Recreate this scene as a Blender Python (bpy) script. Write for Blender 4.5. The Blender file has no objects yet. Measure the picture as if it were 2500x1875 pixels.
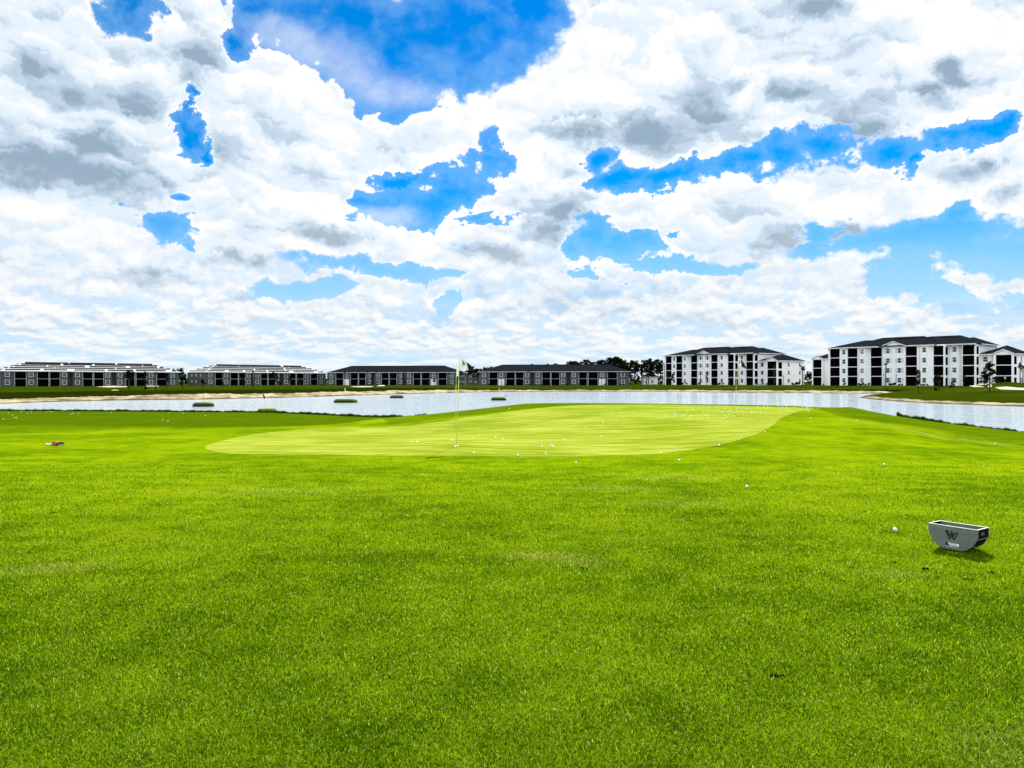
import bpy, math, random
import numpy as np
from mathutils import Vector, Matrix
random.seed(7); rng = np.random.default_rng(11)
R = math.radians
sc = bpy.context.scene
col = sc.collection

# ------------------------------------------------------------------ view constants (metres, eye 1.6 m above the turf)
F, HOR, CAM, WZ = 1850.0, 932.0, 1.6, -1.6
EXPO = 1.5
SUN_EL, SUN_AZ = 48.0, 18.0            # sun stands ahead of the viewer, a little to the right

def at(px, py, D):
    return Vector(((px-1250)/F*D, D, CAM-(py-HOR)/F*D))

# ------------------------------------------------------------------ tags and object helpers
def tag(o, label=None, cat=None, group=None, kind=None):
    if label: o['label'] = label
    if cat: o['category'] = cat
    if group: o['group'] = group
    if kind: o['kind'] = kind
    return o

def empty(name, loc=(0, 0, 0), rz=0.0):
    o = bpy.data.objects.new(name, None); o.empty_display_size = .2
    o.location = loc; o.rotation_euler = (0, 0, rz); col.objects.link(o); return o

class MB:
    def __init__(s): s.v = []; s.f = []; s.m = []
    def face(s, pts, m=0):
        i = len(s.v); s.v += [tuple(p) for p in pts]; s.f.append(tuple(range(i, i+len(pts)))); s.m.append(m)
    def box(s, x0, x1, y0, y1, z0, z1, m=0):
        i = len(s.v)
        s.v += [(x, y, z) for z in (z0, z1) for y in (y0, y1) for x in (x0, x1)]
        for f in ((0, 2, 3, 1), (4, 5, 7, 6), (0, 1, 5, 4), (1, 3, 7, 5), (3, 2, 6, 7), (2, 0, 4, 6)):
            s.f.append(tuple(i+k for k in f)); s.m.append(m)
    def prism(s, poly, z0, z1, m=0):          # poly = ccw (x, y)
        i = len(s.v); n = len(poly)
        s.v += [(x, y, z0) for x, y in poly]+[(x, y, z1) for x, y in poly]
        s.f.append(tuple(range(i+n-1, i-1, -1))); s.m.append(m)
        s.f.append(tuple(range(i+n, i+2*n))); s.m.append(m)
        for k in range(n):
            j = (k+1) % n; s.f.append((i+k, i+j, i+n+j, i+n+k)); s.m.append(m)
    def tube(s, pts, rad, n=8, m=0, cap=True):
        pts = [Vector(p) for p in pts]; rings = []
        for k, p in enumerate(pts):
            d = (pts[min(k+1, len(pts)-1)]-pts[max(k-1, 0)]).normalized()
            a = d.orthogonal().normalized() if abs(d.z) < .95 else Vector((1, 0, 0))
            a = (a-d*a.dot(d)).normalized(); b = d.cross(a); r = rad[k] if hasattr(rad, '__len__') else rad
            i = len(s.v); s.v += [tuple(p+a*(r*math.cos(t))+b*(r*math.sin(t))) for t in [2*math.pi*q/n for q in range(n)]]
            rings.append(i)
        for a, b in zip(rings, rings[1:]):
            for q in range(n):
                s.f.append((a+q, a+(q+1) % n, b+(q+1) % n, b+q)); s.m.append(m)
        if cap:
            s.f.append(tuple(rings[0]+q for q in range(n-1, -1, -1))); s.m.append(m)
            s.f.append(tuple(rings[-1]+q for q in range(n))); s.m.append(m)
    def ball(s, c, r, nu=12, nv=8, m=0, jit=0, sq=(1, 1, 1)):
        i = len(s.v); c = Vector(c)
        for a in range(nv+1):
            th = math.pi*a/nv
            for b in range(nu):
                ph = 2*math.pi*b/nu; k = r*(1+random.uniform(-jit, jit))
                s.v.append((c.x+sq[0]*k*math.sin(th)*math.cos(ph), c.y+sq[1]*k*math.sin(th)*math.sin(ph), c.z+sq[2]*k*math.cos(th)))
        for a in range(nv):
            for b in range(nu):
                q = (b+1) % nu; s.f.append((i+a*nu+b, i+(a+1)*nu+b, i+(a+1)*nu+q, i+a*nu+q)); s.m.append(m)
    def mesh(s, name, mats, smooth=False):
        me = bpy.data.meshes.new(name); me.from_pydata(s.v, [], s.f)
        for mt in (mats if isinstance(mats, (list, tuple)) else [mats]): me.materials.append(mt)
        if any(s.m): me.polygons.foreach_set('material_index', s.m)
        if smooth: me.polygons.foreach_set('use_smooth', [True]*len(s.f))
        me.update(); return me
    def build(s, name, mats, parent=None, smooth=False, loc=None):
        return put(name, s.mesh(name, mats, smooth), parent, loc)

def put(name, me, parent=None, loc=None, rot=None):
    o = bpy.data.objects.new(name, me); col.objects.link(o)
    if parent: o.parent = parent
    if loc is not None: o.location = loc
    if rot is not None: o.rotation_euler = rot
    return o

kids = {}
def tree_copy(o, parent=None):
    c = o.copy(); col.objects.link(c)
    if parent: c.parent = parent
    for ch in [k for k in o.children]: tree_copy(ch, c)
    return c

# ------------------------------------------------------------------ materials
class NT:
    def __init__(s, tree): s.t = tree; s.n = tree.nodes; s.l = tree.links
    def new(s, typ, **kw):
        n = s.n.new(typ)
        for k, v in kw.items(): setattr(n, k, v)
        return n
    def inp(s, sock, v):
        if v is None: return
        if hasattr(v, 'is_output'): s.l.new(v, sock)
        elif hasattr(sock, 'default_value') and hasattr(sock.default_value, '__len__') and not hasattr(v, '__len__'): sock.default_value = [v]*len(sock.default_value)
        else: sock.default_value = v
    def math(s, op, a, b=None, c=None, clamp=False):
        n = s.new('ShaderNodeMath', operation=op, use_clamp=clamp)
        s.inp(n.inputs[0], a); s.inp(n.inputs[1], b); s.inp(n.inputs[2], c); return n.outputs[0]
    def vec(s, op, a, b=None, c=None):
        n = s.new('ShaderNodeVectorMath', operation=op)
        s.inp(n.inputs[0], a); s.inp(n.inputs[1], b); s.inp(n.inputs[2], c)
        return n.outputs['Value'] if op in ('LENGTH', 'DOT_PRODUCT', 'DISTANCE') else n.outputs[0]
    def noise(s, v, scale, detail=4, rough=.5, dist=0, typ='FBM'):
        n = s.new('ShaderNodeTexNoise'); n.noise_type = typ
        s.inp(n.inputs['Vector'], v); n.inputs['Scale'].default_value = scale; n.inputs['Detail'].default_value = detail
        n.inputs['Roughness'].default_value = rough; n.inputs['Distortion'].default_value = dist; return n
    def mix(s, f, a, b, mode='MIX'):
        n = s.new('ShaderNodeMix', data_type='RGBA', blend_type=mode)
        s.inp(n.inputs[0], f); s.inp(n.inputs[6], a if hasattr(a, 'is_output') else (*a, 1)[:4]); s.inp(n.inputs[7], b if hasattr(b, 'is_output') else (*b, 1)[:4])
        return n.outputs[2]
    def fmix(s, f, a, b):
        n = s.new('ShaderNodeMix', data_type='FLOAT'); s.inp(n.inputs[0], f); s.inp(n.inputs[2], a); s.inp(n.inputs[3], b); return n.outputs[0]
    def step(s, v, a, b, lo=0., hi=1.):
        n = s.new('ShaderNodeMapRange', interpolation_type='SMOOTHSTEP')
        s.inp(n.inputs[0], v); n.inputs[1].default_value = a; n.inputs[2].default_value = b; n.inputs[3].default_value = lo; n.inputs[4].default_value = hi
        return n.outputs[0]

def mat_base(name):
    m = bpy.data.materials.new(name); m.use_nodes = True
    t = NT(m.node_tree); p = m.node_tree.nodes['Principled BSDF']
    return m, t, p

def mat(name, c, rough=.7, var=.15, scale=3., bump=0., bscale=40., spec=.3, metal=0., stretch=None):
    m, t, p = mat_base(name)
    co = t.new('ShaderNodeTexCoord').outputs['Object']
    if stretch: co = t.vec('MULTIPLY', co, stretch)
    n = t.noise(co, scale, 5, .6).outputs['Fac']
    f = t.math('MULTIPLY_ADD', n, 2*var, 1-var)
    c4 = t.vec('SCALE', tuple(c)); c4.node.inputs['Scale'].default_value = 1; t.l.new(f, c4.node.inputs['Scale'])
    t.l.new(c4, p.inputs['Base Color'])
    p.inputs['Roughness'].default_value = rough; p.inputs['Specular IOR Level'].default_value = spec; p.inputs['Metallic'].default_value = metal
    if bump:
        b = t.new('ShaderNodeBump'); b.inputs['Strength'].default_value = bump; b.inputs['Distance'].default_value = .02
        t.l.new(t.noise(co, bscale, 4, .6).outputs['Fac'], b.inputs['Height']); t.l.new(b.outputs[0], p.inputs['Normal'])
    return m

def leaf_mat(name, c1, c2, trans=.35):
    m, t, p = mat_base(name)
    oi = t.new('ShaderNodeNewGeometry').outputs['Random Per Island']
    cc = t.mix(oi, c1, c2)
    d = t.new('ShaderNodeBsdfDiffuse'); tr = t.new('ShaderNodeBsdfTranslucent'); mx = t.new('ShaderNodeMixShader')
    t.l.new(cc, d.inputs['Color']); t.l.new(cc, tr.inputs['Color']); mx.inputs[0].default_value = trans
    t.l.new(d.outputs[0], mx.inputs[1]); t.l.new(tr.outputs[0], mx.inputs[2])
    t.l.new(mx.outputs[0], t.n['Material Output'].inputs['Surface']); return m

M = {}
M['white_wall'] = mat('white stucco', (.86, .86, .85), .85, .05, .8, .15, 12)
M['grey_wall'] = mat('grey green siding', (.066, .077, .074), .85, .12, .6, .3, 1, stretch=(.2, .2, 12))
M['pale_panel'] = mat('primed panel', (.72, .75, .75), .85, .05)
M['trim'] = mat('white trim', (.78, .79, .8), .6, .05)
M['grey_trim'] = mat('grey trim', (.42, .43, .43), .7, .08)
M['shutter'] = mat('pale shutter', (.55, .6, .66), .7, .05, 3, .6, 1, stretch=(.1, .1, 30))
M['shingle'] = mat('slate shingle', (.0085, .0105, .0135), 1, .35, 1.3, .5, 3, spec=0, stretch=(1, 1, 2))
M['underlay'] = mat('white roof underlay', (.44, .44, .46), 1, .08, .8, spec=0)
M['tile'] = mat('stacked dark tiles', (.006, .006, .007), .9, .3, 3, spec=.05)
M['screen'] = mat('dark insect screen', (.002, .002, .0026), 1, .3, .7, spec=0)
M['glass'] = mat('dark glass', (.008, .012, .014), .12, .2, .5, spec=.5)
M['teal_reflection'] = mat('painted green reflection', (.01, .10, .085), .15, .2, .5, spec=.5)  # reflection of greenery painted into the pane colour
M['pole'] = mat('flagstick yellow', (.55, .52, .08), .45, .1)
M['pole_white'] = mat('flagstick ferrule', (.55, .6, .58), .5, .1)
M['flag_white'] = mat('white flag nylon', (.75, .78, .76), .8, .06, 20)
M['flag_black'] = mat('black flag nylon', (.008, .008, .009), .8, .2, 20)
M['flag_red'] = mat('red flag nylon', (.25, .012, .02), .8, .15)
M['flag_yellow'] = mat('yellow flag nylon', (.55, .33, .01), .8, .15)
M['ink'] = mat('black ink', (.006, .006, .006), .7, .1)
M['ball'] = mat('golf ball urethane', (.72, .72, .7), .35, .03, 60, .4, 220)
M['cup'] = mat('white cup liner', (.75, .75, .73), .5, .05)
M['wood'] = mat('weathered grey wood', (.135, .160, .147), .8, .35, 5, .3, 30, stretch=(1, 1, 9))
M['wood_edge'] = mat('sawn pale edge', (.62, .66, .58), .7, .15, 30)
M['black_board'] = mat('black board', (.004, .0045, .005), .8, .3, 10, spec=.05)
M['bark'] = mat('bark', (.035, .028, .022), .95, .3, 6, .6, 12)
M['palm_bark'] = mat('palm bark', (.06, .05, .04), .95, .35, 5, .6, 9, stretch=(1, 1, 6))
M['leaf_dark'] = leaf_mat('dark foliage', (.004, .006, .0015), (.014, .022, .004))
M['leaf_mid'] = leaf_mat('mid foliage', (.008, .016, .003), (.03, .05, .008))
M['leaf_palm'] = leaf_mat('palm fronds', (.006, .010, .003), (.022, .032, .008))
M['stake'] = mat('timber stake', (.3, .26, .17), .8, .2)
M['isl_side'] = mat('black float side', (.008, .009, .007), .8, .3, 2)
M['cabinet'] = mat('grey green cabinet', (.30, .36, .35), .6, .12, 2)
M['coral'] = mat('coral knit', (.36, .05, .05), .9, .2, 25, .4, 90)
M['coral_pale'] = mat('pale coral knit', (.42, .22, .22), .9, .15, 25, .4, 90)
M['sock'] = mat('white knit', (.6, .62, .56), .9, .1, 25, .4, 90)
M['black_knit'] = mat('black knit', (.008, .008, .008), .9, .1)
M['skin'] = mat('skin', (.25, .14, .09), .6, .05)
M['shirt'] = mat('white shirt', (.75, .75, .77), .85, .05)
M['dark_cloth'] = mat('dark trousers', (.008, .009, .012), .9, .1)
M['soil'] = mat('dark bare soil', (.004, .003, .002), 1, .5, 40, .8, 90, spec=0)
M['bird'] = mat('dark plumage', (.012, .011, .011), .8, .2)

# ------------------------------------------------------------------ camera, sun, world
cam = bpy.data.cameras.new('camera'); co = bpy.data.objects.new('camera', cam); col.objects.link(co)
co.location = (0, 0, CAM); co.rotation_euler = (R(90), 0, 0)
cam.sensor_width = 36; cam.lens = 36*F/2500; cam.shift_y = -(937.5-HOR)/2500; cam.clip_end = 20000; cam.clip_start = .05
sc.camera = co
sun = bpy.data.lights.new('sun', 'SUN'); sun.energy = 4.6; sun.angle = R(.53); sun.color = (1, .955, .87)
so = bpy.data.objects.new('sun', sun); col.objects.link(so)
sd = Vector((math.sin(R(SUN_AZ))*math.cos(R(SUN_EL)), math.cos(R(SUN_AZ))*math.cos(R(SUN_EL)), math.sin(R(SUN_EL))))
so.rotation_euler = sd.to_track_quat('Z', 'Y').to_euler(); so.location = sd*50

sc.view_settings.view_transform = 'Standard'; sc.view_settings.look = 'None'; sc.view_settings.gamma = 1
sc.view_settings.exposure = EXPO; sc.view_settings.use_curve_mapping = False
sc.cycles.max_bounces = 6; sc.cycles.diffuse_bounces = 3; sc.cycles.glossy_bounces = 3; sc.cycles.transmission_bounces = 2
sc.cycles.use_denoising = True; sc.cycles.sample_clamp_indirect = 4; sc.cycles.sample_clamp_direct = 4; sc.cycles.use_adaptive_sampling = True; sc.cycles.adaptive_threshold = .025; sc.cycles.caustics_reflective = False; sc.cycles.caustics_refractive = False

def build_world():
    w = bpy.data.worlds.new('World'); sc.world = w; w.use_nodes = True
    t = NT(w.node_tree); t.n.clear()
    d = t.new('ShaderNodeTexCoord').outputs['Generated']
    sep = t.new('ShaderNodeSeparateXYZ'); t.l.new(d, sep.inputs[0]); x, y, z = sep.outputs
    az = t.math('ARCTAN2', x, y); el = t.math('ARCSINE', z)
    P = t.new('ShaderNodeCombineXYZ'); t.l.new(az, P.inputs[0]); t.l.new(el, P.inputs[1]); P = P.outputs[0]
    # three-dimensional warp, so cloud outlines are never smooth ellipses
    wn = t.noise(d, 6.0, 7, .68).outputs['Color']
    wv = t.vec('SUBTRACT', wn, (.5, .5, .5))
    Pw = t.vec('MULTIPLY_ADD', wv, (.17, .11, 0), P)
    Ps = t.vec('MULTIPLY_ADD', wv, (.11, .07, 0), P)
    def conv(px, py, rx, ry):
        u, v = (px-1250)/F, (HOR-py)/F; a = math.atan(u); e = math.atan(v*math.cos(a))
        return a, e, rx/F*math.cos(a)**2, ry/F*math.cos(a)
    def blobs(lst, vecsock, k):
        cur = None
        for b in lst:
            a, e, rx, ry = conv(*b)
            q = t.vec('MULTIPLY_ADD', vecsock, (1/rx, 1/ry, 0), (-a/rx, -e/ry, 0))
            L = t.vec('LENGTH', q)
            if cur is None: cur = L
            else: cur = t.math('SMOOTH_MIN', cur, L, k)
        return cur
    s = 1.7696
    Lc = lambda l: [(x/s, y/s, rx/s, ry/s) for x, y, rx, ry in l]
    Rc = lambda l: [(1250+x/s, y/s, rx/s, ry/s) for x, y, rx, ry in l]
    holes = Lc([(500, 50, 88, 66), (1200, 30, 150, 95), (1500, 70, 300, 140), (1800, 170, 260, 170), (2050, 90, 240, 175), (1480, 230, 150, 105), (1640, 330, 150, 95), (1760, 350, 120, 90),
                (1040, 222, 66, 40), (1090, 165, 40, 60), (820, 590, 40, 76), (850, 400, 26, 22), (838, 480, 16, 40), (885, 680, 20, 40), (735, 970, 92, 56), (820, 1035, 30, 26),
                (1660, 875, 96, 60), (1850, 890, 110, 72), (1960, 805, 110, 64), (2080, 680, 80, 54), (2105, 600, 40, 62), (1700, 765, 60, 26),
                (1640, 1150, 215, 32), (1330, 1262, 150, 34), (1920, 1290, 40, 46)]) \
        + Rc([(40, 60, 120, 120), (405, 685, 52, 58), (460, 800, 80, 38), (700, 745, 210, 36), (980, 718, 230, 36), (1180, 690, 120, 52), (1350, 640, 100, 46), (1560, 655, 120, 44), (1700, 700, 40, 40),
              (1800, 592, 150, 40), (1960, 550, 140, 36), (2080, 505, 90, 30), (350, 1000, 90, 54), (480, 1065, 120, 62), (570, 1010, 46, 28), (720, 1168, 160, 26), (250, 1050, 50, 44), (728, 1012, 18, 18),
              (1290, 1090, 170, 32), (1600, 1060, 250, 38), (1900, 1020, 330, 60), (1690, 1180, 86, 80), (2120, 1080, 190, 54), (1640, 1235, 50, 36), (1950, 925, 74, 36), (1850, 1300, 150, 34), (2120, 1250, 70, 22)])
    hd = blobs(holes, Pw, .12)
    # generic fair-weather cover for the parts of the sky the photo does not show
    gen = t.noise(d, 2.6, 3, .5).outputs['Fac']
    gcov = t.math('MULTIPLY_ADD', gen, 5, -1.45)
    fr = t.math('MULTIPLY', t.step(y, .35, .62), t.step(el, .62, .52))
    base = t.fmix(fr, gcov, t.math('SUBTRACT', hd, .97))
    # billows: large puffs high up, small ones near the horizon
    lowf = t.step(el, .05, .22)
    dz = t.vec('MULTIPLY', d, (1, 1, 1.6))
    b1 = t.noise(d, 13, 8, .68).outputs['Fac']
    b2 = t.noise(dz, 30, 6, .68).outputs['Fac']
    bl = t.fmix(lowf, b2, b1)
    vo = t.new('ShaderNodeTexVoronoi', feature='SMOOTH_F1'); vo.inputs['Scale'].default_value = 22; vo.inputs['Detail'].default_value = 2.0; vo.inputs['Smoothness'].default_value = .3
    t.l.new(t.vec('MULTIPLY_ADD', wv, (.06, .06, .06), dz), vo.inputs['Vector'])
    vb = vo.outputs['Distance']
    big = t.noise(d, 4.2, 3, .5).outputs['Fac']
    puff = t.math('MULTIPLY_ADD', t.math('SUBTRACT', bl, .5), 2.3, t.math('MULTIPLY_ADD', vb, -1.0, .50))
    puff = t.math('MULTIPLY_ADD', t.math('SUBTRACT', big, .5), .9, puff)
    cov = t.math('ADD', base, puff)
    gp = t.noise(t.vec('MULTIPLY', d, (1, 1, 2.4)), 8.5, 4, .6).outputs['Fac']      # scattered gaps between the lower clouds
    cov = t.math('MULTIPLY_ADD', t.math('MULTIPLY', t.step(gp, .54, .70), t.step(el, .31, .22)), -1.7, cov)
    soft = t.step(t.noise(d, 3.3, 4, .6).outputs['Fac'], .42, .68, .08, .40)
    am = t.new('ShaderNodeMapRange', interpolation_type='SMOOTHSTEP'); t.l.new(cov, am.inputs[0]); t.l.new(t.math('MULTIPLY', soft, -.75), am.inputs[1]); t.l.new(t.math('ADD', soft, .04), am.inputs[2])
    alpha = am.outputs[0]
    # thin veil of high cloud in the big blue gap
    veil = blobs(Lc([(1230, 160, 150, 60), (1400, 240, 160, 70), (1550, 310, 160, 70), (1720, 385, 160, 56), (1680, 930, 130, 40)]), Ps, .3)
    va = t.math('MULTIPLY', t.step(veil, 1.7, .2), t.math('MULTIPLY_ADD', bl, .80, .0))
    alpha = t.math('MAXIMUM', alpha, va)
    # clear blue, deep overhead and pale towards the horizon
    sky = t.new('ShaderNodeTexSky', sky_type='NISHITA'); sky.sun_disc = False
    sky.sun_elevation = R(SUN_EL); sky.sun_rotation = R(SUN_AZ); sky.altitude = 0; sky.air_density = 1.0; sky.dust_density = .25; sky.ozone_density = 2.5
    hs = t.new('ShaderNodeHueSaturation'); hs.inputs['Saturation'].default_value = SKYSAT; hs.inputs['Value'].default_value = 1
    t.l.new(sky.outputs[0], hs.inputs['Color'])
    blue = t.vec('MULTIPLY', hs.outputs[0], SKYMUL)
    # cloud colour: white, greyed where the cloud is thick above (its base)
    gs = Lc([(100, 280, 170, 90), (270, 380, 300, 80), (500, 430, 240, 80), (600, 500, 130, 55), (850, 275, 130, 80), (100, 700, 260, 110), (350, 725, 300, 105), (560, 780, 170, 50), (460, 630, 190, 66),
             (1480, 1020, 140, 38), (1050, 1108, 180, 28), (1200, 1130, 100, 28), (640, 1205, 160, 36), (1060, 1283, 140, 22), (2120, 1080, 150, 32)]) \
        + Rc([(1290, 30, 150, 52), (620, 545, 360, 62), (780, 440, 150, 120), (270, 560, 210, 36), (800, 570, 270, 66), (1000, 385, 130, 30), (1290, 440, 190, 76), (1500, 480, 170, 86), (1470, 560, 100, 48),
              (1780, 420, 110, 58), (1900, 305, 90, 40), (2010, 725, 160, 46), (2180, 810, 70, 40), (230, 910, 130, 56), (130, 970, 110, 46), (1130, 1030, 130, 66), (1080, 1070, 130, 46), (1410, 1010, 140, 28)])
    gl = Lc([(1180, 500, 170, 80), (1310, 590, 66, 90), (680, 1090, 80, 80), (1350, 700, 70, 50), (80, 1150, 100, 26), (1250, 1020, 200, 50), (330, 540, 260, 60), (1020, 90, 110, 60), (950, 700, 120, 160), (400, 1320, 300, 30)]) \
        + Rc([(260, 755, 110, 34), (900, 1130, 110, 22), (1130, 1300, 150, 20), (1500, 1245, 100, 20), (950, 1355, 100, 15), (300, 1370, 190, 28), (1420, 750, 80, 50), (520, 250, 50, 50), (1050, 900, 200, 90), (860, 200, 90, 50), (1450, 150, 240, 50), (1650, 1000, 150, 40), (1250, 620, 300, 40), (560, 1300, 240, 26)])
    jb = t.math('MULTIPLY', t.math('SUBTRACT', bl, .5), -2.4)
    jb = t.math('MULTIPLY_ADD', t.math('SUBTRACT', big, .5), -1.2, jb)
    sg = t.step(t.math('ADD', blobs(gs, Pw, .5), jb), 1.75, .0)
    lg = t.step(t.math('ADD', blobs(gl, Pw, .5), jb), 1.6, .3)
    # heaped puffs at three sizes: the top of each heap is bright, its foot is dimmer
    def heap(scale, zs, vec, sm):
        v = t.new('ShaderNodeTexVoronoi', feature='SMOOTH_F1'); v.inputs['Scale'].default_value = scale; v.inputs['Smoothness'].default_value = sm
        t.l.new(vec, v.inputs['Vector']); hv = t.vec('SUBTRACT', vec, v.outputs['Position'])
        return t.math('MULTIPLY', t.vec('DOT_PRODUCT', hv, (.25, .0, 1.0)), scale)
    wz = t.vec('MULTIPLY_ADD', wv, (.10, .10, .16), dz)
    h1 = heap(7.5, 1, wz, .55); h2 = heap(19, 1, wz, .45); h3 = heap(44, 1, wz, .4)
    lit = t.math('MULTIPLY_ADD', h1, .24, t.math('MULTIPLY_ADD', h2, .30, t.math('MULTIPLY_ADD', h3, .17, .625)))
    lit = t.math('MULTIPLY_ADD', t.math('SUBTRACT', bl, .5), .85, lit)
    lit = t.math('MULTIPLY_ADD', t.math('SUBTRACT', big, .5), .55, lit)
    lit = t.math('MULTIPLY_ADD', sg, -.60, t.math('MULTIPLY_ADD', lg, -.22, lit))
    lit = t.math('ADD', lit, t.step(cov, .75, .0, 0, .20))
    rp = t.new('ShaderNodeValToRGB'); cr = rp.color_ramp; cr.interpolation = 'EASE'
    for i, (ps, cc) in enumerate([(.0, (.32, .44, .56)), (.30, (.56, .69, .83)), (.50, (.80, .905, 1.)), (.77, (1., 1., 1.))]):
        e = cr.elements[i] if i < 2 else cr.elements.new(ps); e.position = ps; e.color = (*cc, 1)
    t.l.new(lit, rp.inputs[0]); c2 = t.vec('SCALE', rp.outputs[0]); t.l.new(t.step(lit, .6, 1.0, 1.0, 1.10), c2.node.inputs['Scale'])
    # low clouds: rows of small flat-based puffs that fade into the pale air near the horizon
    hz = t.step(el, .26, .02)
    q = t.new('ShaderNodeCombineXYZ'); t.l.new(t.math('MULTIPLY', az, 19), q.inputs[0])
    t.l.new(t.math('MULTIPLY', t.math('LOGARITHM', t.math('MAXIMUM', t.math('ADD', el, .022), .004), 2.718), 3.9), q.inputs[1]); q = q.outputs[0]
    st = t.noise(q, 1.0, 6, .58).outputs['Fac']
    su = t.noise(t.vec('ADD', q, (.05, .24, 0)), 1.0, 5, .58).outputs['Fac']
    sr = t.step(t.math('SUBTRACT', st, su), -.14, .09)
    puffc = t.mix(sr, (.50, .665, .82), (1.0, 1.0, 1.0))
    gap = t.mix(t.step(el, .0, .16), (.66, .86, 1.0), (.38, .66, .99))
    lowc = t.mix(t.step(st, .40, .51), gap, puffc)
    haze = t.mix(t.step(el, .0, .09), (.72, .88, .99), (.90, .96, 1.0))
    lowc = t.mix(t.step(el, .085, .0), lowc, t.mix(t.step(st, .34, .62), (.56, .79, .985), (.90, .965, 1.0)))
    c2 = t.mix(t.math('MULTIPLY', hz, .66), c2, lowc)
    blue = t.mix(t.step(cov, -1.3, .0, 0, .34), blue, (.40, .70, 1.0))
    bluem = t.mix(t.step(el, .26, .01), blue, (.46, .72, 1.0))
    k = 2**-EXPO
    pass
    outc = t.mix(alpha, bluem, c2)
    outc = t.mix(t.step(el, .12, .01), outc, lowc)
    # clouds on the far side from the sun are front-lit and brighter
    gain = t.math('MULTIPLY', t.step(y, .3, -.7, 1.0, BACKGAIN), k)
    gain = t.math('MULTIPLY', gain, t.step(z, .80, .45, TOPGAIN, 1.0))
    o2 = t.vec('SCALE', outc); t.l.new(gain, o2.node.inputs['Scale'])
    bg = t.new('ShaderNodeBackground'); t.l.new(o2, bg.inputs['Color']); bg.inputs['Strength'].default_value = 1
    out = t.new('ShaderNodeOutputWorld'); t.l.new(bg.outputs[0], out.inputs['Surface'])
    w.cycles.sampling_method = 'MANUAL'; w.cycles.sample_map_resolution = 512
SKYSAT, SKYMUL, BACKGAIN, TOPGAIN = 1.95, (.10, .118, .132), 2.05, .6
build_world()

# ------------------------------------------------------------------ near terrain (green, mound, bank)
CP = []                                   # control points (x, y, z) of the turf
def cpx(px, py, D): p = at(px, py, D); CP.append((p.x, p.y, p.z))
for px in range(-900, 3500, 440):
    for D in (3, 7, 11): CP.append(((px-1250)/F*D, D, 0.0))
for a in (500, 900, 1250, 1500): cpx(a, 1113, 16.35)
for p in [(500, 1093, 18.4), (1114, 1089, 17.7), (1110, 1046, 26), (825, 1043, 26.3), (660, 1050, 25), (934, 1042, 27), (1120, 1022, 28), (1280, 1000, 31), (1400, 990, 32), (1590, 988.5, 33), (1834, 993, 33),
          (1983, 998, 32), (1794, 1008.5, 27.5), (1600, 1012, 27.5), (1400, 1030, 25), (1907, 1021, 25), (1866, 1051, 21), (1807, 1073, 19), (1752, 1088, 18), (1671, 1101, 17), (1590, 1060, 21.5),
          (880, 1017.5, 40), (640, 1007, 44), (538, 1006.5, 46), (250, 1004.2, 47), (0, 1003, 48), (-400, 1002, 50), (1002, 1019, 37), (1097, 1006, 36), (1143, 1001, 36), (1280, 986, 36), (1380, 984.3, 37), (1469, 984.5, 37),
          (1617, 985.6, 37), (1800, 988, 36), (1942, 991.2, 35), (2076, 996, 32), (2144, 1007.5, 31), (2225, 1022, 31), (2334, 1040, 32), (2497, 1059, 33), (2700, 1078, 34),
          (2171, 1041, 22), (2052, 1022, 25), (2307, 1068, 21), (2415, 1087, 20), (2600, 1108, 19), (500, 1030, 31), (250, 1032, 31), (700, 1026, 34), (0, 1050, 26), (-300, 1055, 25), (300, 1075, 21), (2342, 1335, 7.2)]: cpx(*p)
CPA = np.array(CP)
def _solve():
    X = CPA[:, :2]; d = np.linalg.norm(X[:, None]-X[None], axis=2); n = len(X)
    K = d+np.eye(n)*.35
    A = np.zeros((n+1, n+1)); A[:n, :n] = -K; A[:n, n] = 1; A[n, :n] = 1
    b = np.zeros(n+1); b[:n] = CPA[:, 2]
    return np.linalg.solve(A, b)
RBW = _solve()
AZE = np.radians([-180, -80, -62, -52, -44, -34.05, -29.3, -21, -18.2, -11.3, -7.65, -4.7, -3.3, .9, 6.8, 11.2, 20.5, 24.06, 25.8, 27.8, 30.4, 33.97, 40, 50, 62, 80, 180])
RE = np.array([400, 400, 110, 72, 64, 48/math.cos(R(34.05)), 47/math.cos(R(29.3)), 46/math.cos(R(21)), 44/math.cos(R(18.2)), 40/math.cos(R(11.3)), 37.4, 36.2, 36.1, 36.1, 37.2, 37.7, 35/math.cos(R(20.5)), 32/math.cos(R(24.06)),
               31/math.cos(R(25.8)), 31/math.cos(R(27.8)), 32/math.cos(R(30.4)), 33/math.cos(R(33.97)), 46, 60, 100, 400, 400])
def near_z(x, y):
    x = np.asarray(x, float); y = np.asarray(y, float)
    r = np.hypot(x, y); az = np.arctan2(x, y); re = np.interp(az, AZE, RE)
    k = np.minimum(r, re+1.5)/np.maximum(r, 1e-6)
    q = np.stack([x*k, y*k], -1).reshape(-1, 2)
    d = np.linalg.norm(q[:, None]-CPA[None, :, :2], axis=2)
    z = (-d@RBW[:-1]+RBW[-1]).reshape(x.shape)
    w = np.clip((r-70)/40, 0, 1); z = z*(1-w)-.2*w
    back = np.clip((3-y)/6, 0, 1)*np.clip((r-8)/6, 0, 1); z = z*(1-back)
    z += .02*np.sin(x*.9+1)*np.sin(y*.7)*np.clip((r-5)/8, 0, 1)*np.clip((16-r)/4, 0, 1)
    o = r-re
    drop = np.where(o > 0, np.minimum(o, 9)**2/81*3.2+np.clip(o, 0, 9)*.02, 0)
    return z-drop
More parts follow.
